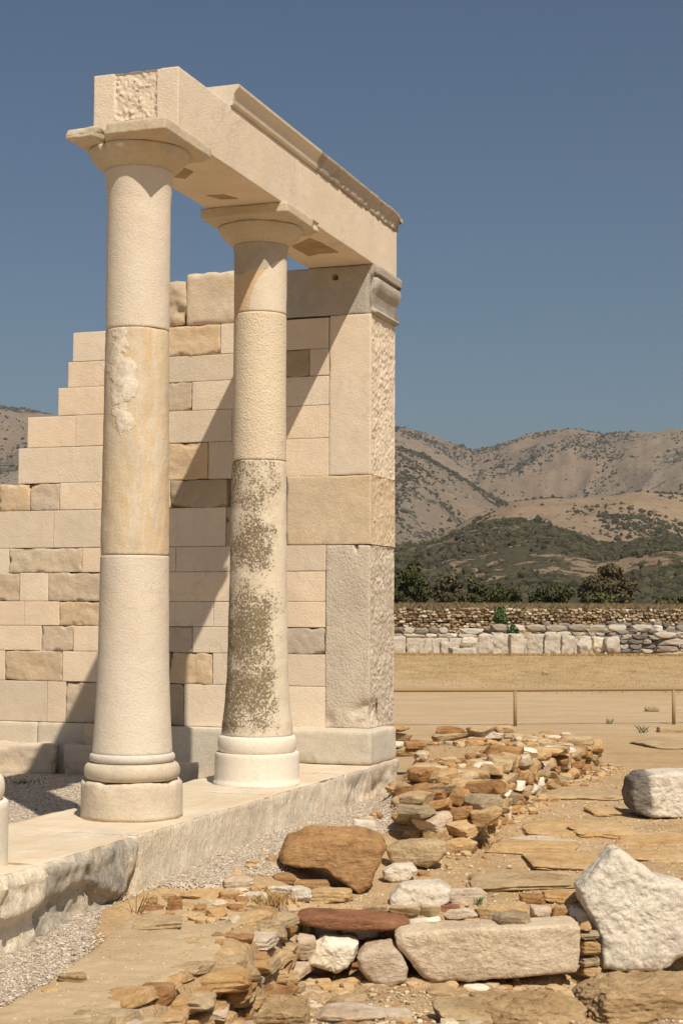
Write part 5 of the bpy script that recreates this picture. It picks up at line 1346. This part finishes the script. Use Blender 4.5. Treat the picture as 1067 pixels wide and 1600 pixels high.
# dry grass tufts
def tufts(name, label, n, sampler, h, seed, mat, kind='stuff', cat='grass', blades=14, wdt=.006, spread=.05, zf=None, rzf=1):
    rs_ = np.random.RandomState(seed); P = np.array([sampler(rs_) for _ in range(n)]); Z = H(P[:, 0], P[:, 1]) if zf is None else np.full(n, zf)
    B = n*blades; k = np.repeat(np.arange(n), blades); bp = P[k] + rs_.normal(size=(B, 2))*spread; a = rs_.uniform(0, 6.28, B)
    hh = h*rs_.uniform(.4, 1.2, B); ln = rs_.normal(size=(B, 2))*hh[:, None]*.45; z0 = Z[k] - .005
    dx, dy = np.cos(a)*wdt, np.sin(a)*wdt
    b0 = np.stack([bp[:, 0]-dx, bp[:, 1]-dy, z0], 1); b1 = np.stack([bp[:, 0]+dx, bp[:, 1]+dy, z0], 1); m0 = np.stack([bp[:, 0]+ln[:, 0]*.4+dx*.6, bp[:, 1]+ln[:, 1]*.4+dy*.6, z0+hh*.6], 1); t_ = np.stack([bp[:, 0]+ln[:, 0], bp[:, 1]+ln[:, 1], z0+hh], 1)
    V = np.stack([b0, b1, m0, t_], 1).reshape(-1, 3); F = np.arange(B*4).reshape(B, 4)
    o = mk(name, V, F, M[mat], smooth=False, attr={'rnd': np.repeat(rs_.rand(B), 4)}); tag(o, label, cat, kind=kind); return o
tx, ty = np.meshgrid(np.linspace(1, 32, 120), np.linspace(92.5, 125, 60)); tz = 1.05 + .12*n2(tx, ty, .4, 3) - 1.8*sstep(112, 124, ty)
I = np.arange(tx.size).reshape(tx.shape); F = np.stack([I[:-1, :-1], I[:-1, 1:], I[1:, 1:], I[1:, :-1]], 2).reshape(-1, 4)
mk('field_terrace', np.stack([tx, ty, tz], 2).reshape(-1, 3), F, M['ground'], attr={'zone': np.tile([1., 0, 0], (tx.size, 1))})['kind'] = 'structure'
tufts('dry_grass', 'tall dry grass at the foot of the trees', 900, lambda r: (r.uniform(3, 23), r.uniform(93.2, 99)), .75, 1, 'dryweed2', blades=18, wdt=.03, spread=.3, zf=1.1)
tufts('dry_grass', 'short straw coloured grass over the field', 2200, lambda r: (r.uniform(-1, 16), r.uniform(36, 63)), .045, 2, 'dryweed', blades=8, wdt=.010, spread=.15)
tufts('dry_grass', 'straw grass along the foot of the field blocks', 500, lambda r: (r.uniform(2, 15), r.uniform(61.8, 63.0)), .10, 3, 'dryweed', blades=14, wdt=.012, spread=.12)
def weed(label, px, py, h, seed, mat='weed', blades=40, z=None, spread=.03, name='weed'):
    X, Y, Z = hit(px, py)
    o = tufts(name, label, 1, lambda r: (X, Y), h, seed, mat, kind=None, cat='weed', blades=blades, wdt=.004, spread=spread, zf=z if z is not None else None); return o
weed('green weed growing beside the grey upright slab', 457, 1462, .12, 3, blades=60, z=-.60)
weed('tiny green sprout behind the knobbly cream stone', 747, 1420, .06, 4, blades=16, spread=.008)
weed('dry ochre weed clump in front of the pale squared stone', 418, 1412, .07, 5, 'dryweed', 260, spread=.07)
weed('small green tuft on the gravel inside the temple', 36, 1226, .05, 6, blades=90, spread=.07)
weed('tiny weed near the railing post', 1004, 1145, .12, 7, blades=30)
weed('tiny sprout at the track edge left of the grey stone', 951, 1131, .10, 8, blades=20)
weed('dry brown root tuft below the rubble heap', 668, 1312, .08, 9, 'dryweed', 120, spread=.08)
weed('dry weed tuft at the right foot of the rubble heap', 757, 1325, .06, 10, 'dryweed', 160, spread=.07)
X, Y, Z = hit(214, 1425)
L_ = []
rs_ = np.random.RandomState(4)
for i in range(7):
    a = rs_.uniform(-.06, .1); L_.append(tube([(X + a*.3, Y - .05, Z), (X + a, Y - .09, Z + .07 + rs_.uniform(0, .06)), (X + a*1.6 - .03, Y - .12, Z + rs_.uniform(0, .12))], [.003, .0025, .001], 5))
V, F = join(L_); tag(mk('dry_stalks', V, F, M['straw']), 'bent dry stalks hanging by the broken step', 'dry plant')

# ================================================================== hills
def crest(pts):
    p = np.array(pts, float); azs, els = [], []
    for x, y in p:
        d = ray(x, y); azs.append(math.degrees(math.atan2(d[0], d[1]))); els.append(d[2]/math.hypot(d[0], d[1]))
    return np.array(azs), np.array(els)
LAY = [ # distance, front fall-off, back fall-off, crest line
 (760, 420, 500, [(-400, 905), (0, 900), (300, 890), (560, 868), (620, 862), (690, 846), (730, 828), (770, 820), (805, 817), (850, 822), (890, 838), (930, 853), (965, 856), (1000, 851), (1035, 846), (1067, 850), (1140, 868), (1300, 880), (1700, 900)]),
 (1500, 520, 500, [(-400, 870), (0, 860), (560, 870), (640, 862), (700, 832), (745, 802), (800, 784), (860, 778), (930, 776), (1000, 768), (1067, 772), (1200, 765), (1700, 800)]),
 (2300, 700, 600, [(-400, 700), (-60, 740), (0, 770), (300, 800), (500, 730), (560, 700), (620, 700), (660, 712), (700, 735), (760, 770), (820, 800), (1000, 800), (1200, 790), (1700, 760)]),
 (3400, 1200, 900, [(-400, 650), (-200, 628), (0, 633), (40, 637), (95, 652), (200, 690), (330, 720), (450, 690), (560, 655), (620, 668), (655, 675), (700, 691), (738, 706), (770, 699), (800, 689), (845, 676), (890, 673), (940, 682), (1000, 680), (1067, 675), (1200, 690), (1700, 660)]),
]
LAYC = [(D, f, b, *crest(c)) for D, f, b, c in LAY]
def HH(X, Y):
    D = np.hypot(X, Y); A = np.degrees(np.arctan2(X, Y)); h = np.full(X.shape, -.55); best = np.zeros(X.shape, int)
    wig = n2(X, Y, 1/420., 4, 1)
    for i, (Di, f, b, azs, els) in enumerate(LAYC):
        Dc = Di*(1 + .05*np.sin(A*.35 + i*2))
        el = np.interp(A, azs, els); hc = el*Dc
        u = np.where(D < Dc, (Dc - D)/f, (D - Dc)/b)
        s = np.where(u < 1, .5 + .5*np.cos(np.pi*np.clip(u, 0, 1)), 0)
        s = np.where(D < Dc, s**.8, s)
        gul = np.abs(n2(X, Y, 1/(60. + 70*i), 5, i + 3)); edge = np.clip(np.minimum(u*4, (1-u)*3), 0, 1)
        hi = hc*s*(1 - .0*wig) - (np.minimum(gul, .5)*hc*.17*edge) + hc*.07*edge*wig
        best = np.where(hi > h, i + 1, best); h = np.maximum(h, hi)
    h = h + .35*n2(X, Y, 1/12., 3, 7)*sstep(140, 300, D) - 3.0*sstep(135, 200, D)*(1 - sstep(250, 420, D))
    return h, best
azh = np.concatenate([np.linspace(-60, -16, 60)[:-1], np.linspace(-16, 16, 640), np.linspace(16, 60, 60)[1:]])
dh = np.geomspace(170, 5200, 620); A2, D2 = np.meshgrid(np.radians(azh), dh); X2, Y2 = D2*np.sin(A2), D2*np.cos(A2)
Z2, B2 = HH(X2, Y2)
veg = np.zeros(X2.shape + (3,)); nlow = n2(X2, Y2, 1/260., 4, 5)
dens = {0: .7, 1: .85, 2: .2, 3: .5, 4: .3}; gold = {0: .7, 1: .4, 2: .7, 3: .1, 4: .3}; rockk = {0: 0, 1: .1, 2: .2, 3: .7, 4: .5}
for k in range(5):
    mk_ = B2 == k; veg[mk_] = (dens[k], gold[k], rockk[k])
veg[..., 0] = np.clip(veg[..., 0] + nlow*.55, 0, 1); veg[..., 1] = np.clip(veg[..., 1] - nlow*.5, 0, 1); veg[..., 2] = np.clip(veg[..., 2] + n2(X2, Y2, 1/400., 4, 15)*.7, 0, 1)
I = np.arange(X2.size).reshape(X2.shape); F = np.stack([I[:-1, :-1], I[:-1, 1:], I[1:, 1:], I[1:, :-1]], 2).reshape(-1, 4)[:, ::-1]
mk('hills', np.stack([X2, Y2, Z2], 2).reshape(-1, 3), F, M['hill'], attr={'veg': veg.reshape(-1, 3)})['kind'] = 'structure'
# scrub: thousands of low bushes over the slopes
rs_ = np.random.RandomState(21); N = 300000
A3 = np.radians(rs_.uniform(-13, 13, N)); D3 = np.exp(rs_.uniform(math.log(230), math.log(3600), N)); X3, Y3 = D3*np.sin(A3), D3*np.cos(A3)
Z3, B3 = HH(X3, Y3); dn = np.array([.6, .86, .20, .62, .44])[B3] + n2(X3, Y3, 1/260., 4, 5)*.9 + n2(X3, Y3, 1/70., 3, 9)*.9
dn = sstep(.12, .95, dn - .05 + 1.1*n2(X3, Y3, 1/130., 4, 33)); ok = rs_.rand(N) < np.clip(dn, 0.008, 1)*.95; X3, Y3, Z3, D3 = X3[ok], Y3[ok], Z3[ok], D3[ok]; n = len(X3)
Dv, Fv = ico(1); up = Dv[:, 2] > -.35
S = (np.exp(rs_.normal(-.18, .32, n))*np.clip((D3/700)**.5, .5, 2.2))[:, None]; S3 = np.concatenate([S*rs_.uniform(.8, 1.5, (n, 1)), S, S*rs_.uniform(.9, 1.4, (n, 1))], 1)
V = Dv[None]*(1 + rs_.uniform(-.3, .3, (n, len(Dv), 1)))*S3[:, None] + np.stack([X3, Y3, Z3 + .15*S[:, 0]], 1)[:, None]
F = (Fv[None] + (np.arange(n)*len(Dv))[:, None, None]).reshape(-1, 3)
tag(mk('scrub', V.reshape(-1, 3), F, M['scrub'], smooth=False, attr={'rnd': np.repeat(rs_.rand(n), len(Dv))}), 'dark scrub bushes dotted over the hillsides', 'scrub', kind='stuff')

# ================================================================== thin summer haze
V = np.array([(x, y, z) for z in (-5.0, 440.0) for x, y in ((-6500, -300), (6500, -300), (6500, 6800), (-6500, 6800))], float)
F = np.array([(0, 3, 2, 1), (4, 5, 6, 7), (0, 1, 5, 4), (1, 2, 6, 5), (2, 3, 7, 6), (3, 0, 4, 7)])
hm = bpy.data.materials.new('haze'); hm.use_nodes = True; hn = hm.node_tree; hn.nodes.clear()
pv = hn.nodes.new('ShaderNodeVolumePrincipled'); pv.inputs['Color'].default_value = (.82, .87, .94, 1); pv.inputs['Density'].default_value = 0.00009; pv.inputs['Anisotropy'].default_value = .3
ho = hn.nodes.new('ShaderNodeOutputMaterial'); hn.links.new(pv.outputs[0], ho.inputs['Volume'])
hz_ = mk('haze', V, F, hm, smooth=False); hz_['kind'] = 'stuff'; hz_['label'] = 'thin pale haze over the far hills'
for o in list(bpy.data.objects):
    if o.parent is None and o.type in ('MESH', 'EMPTY') and not o.get('kind'): o['kind'] = 'thing'
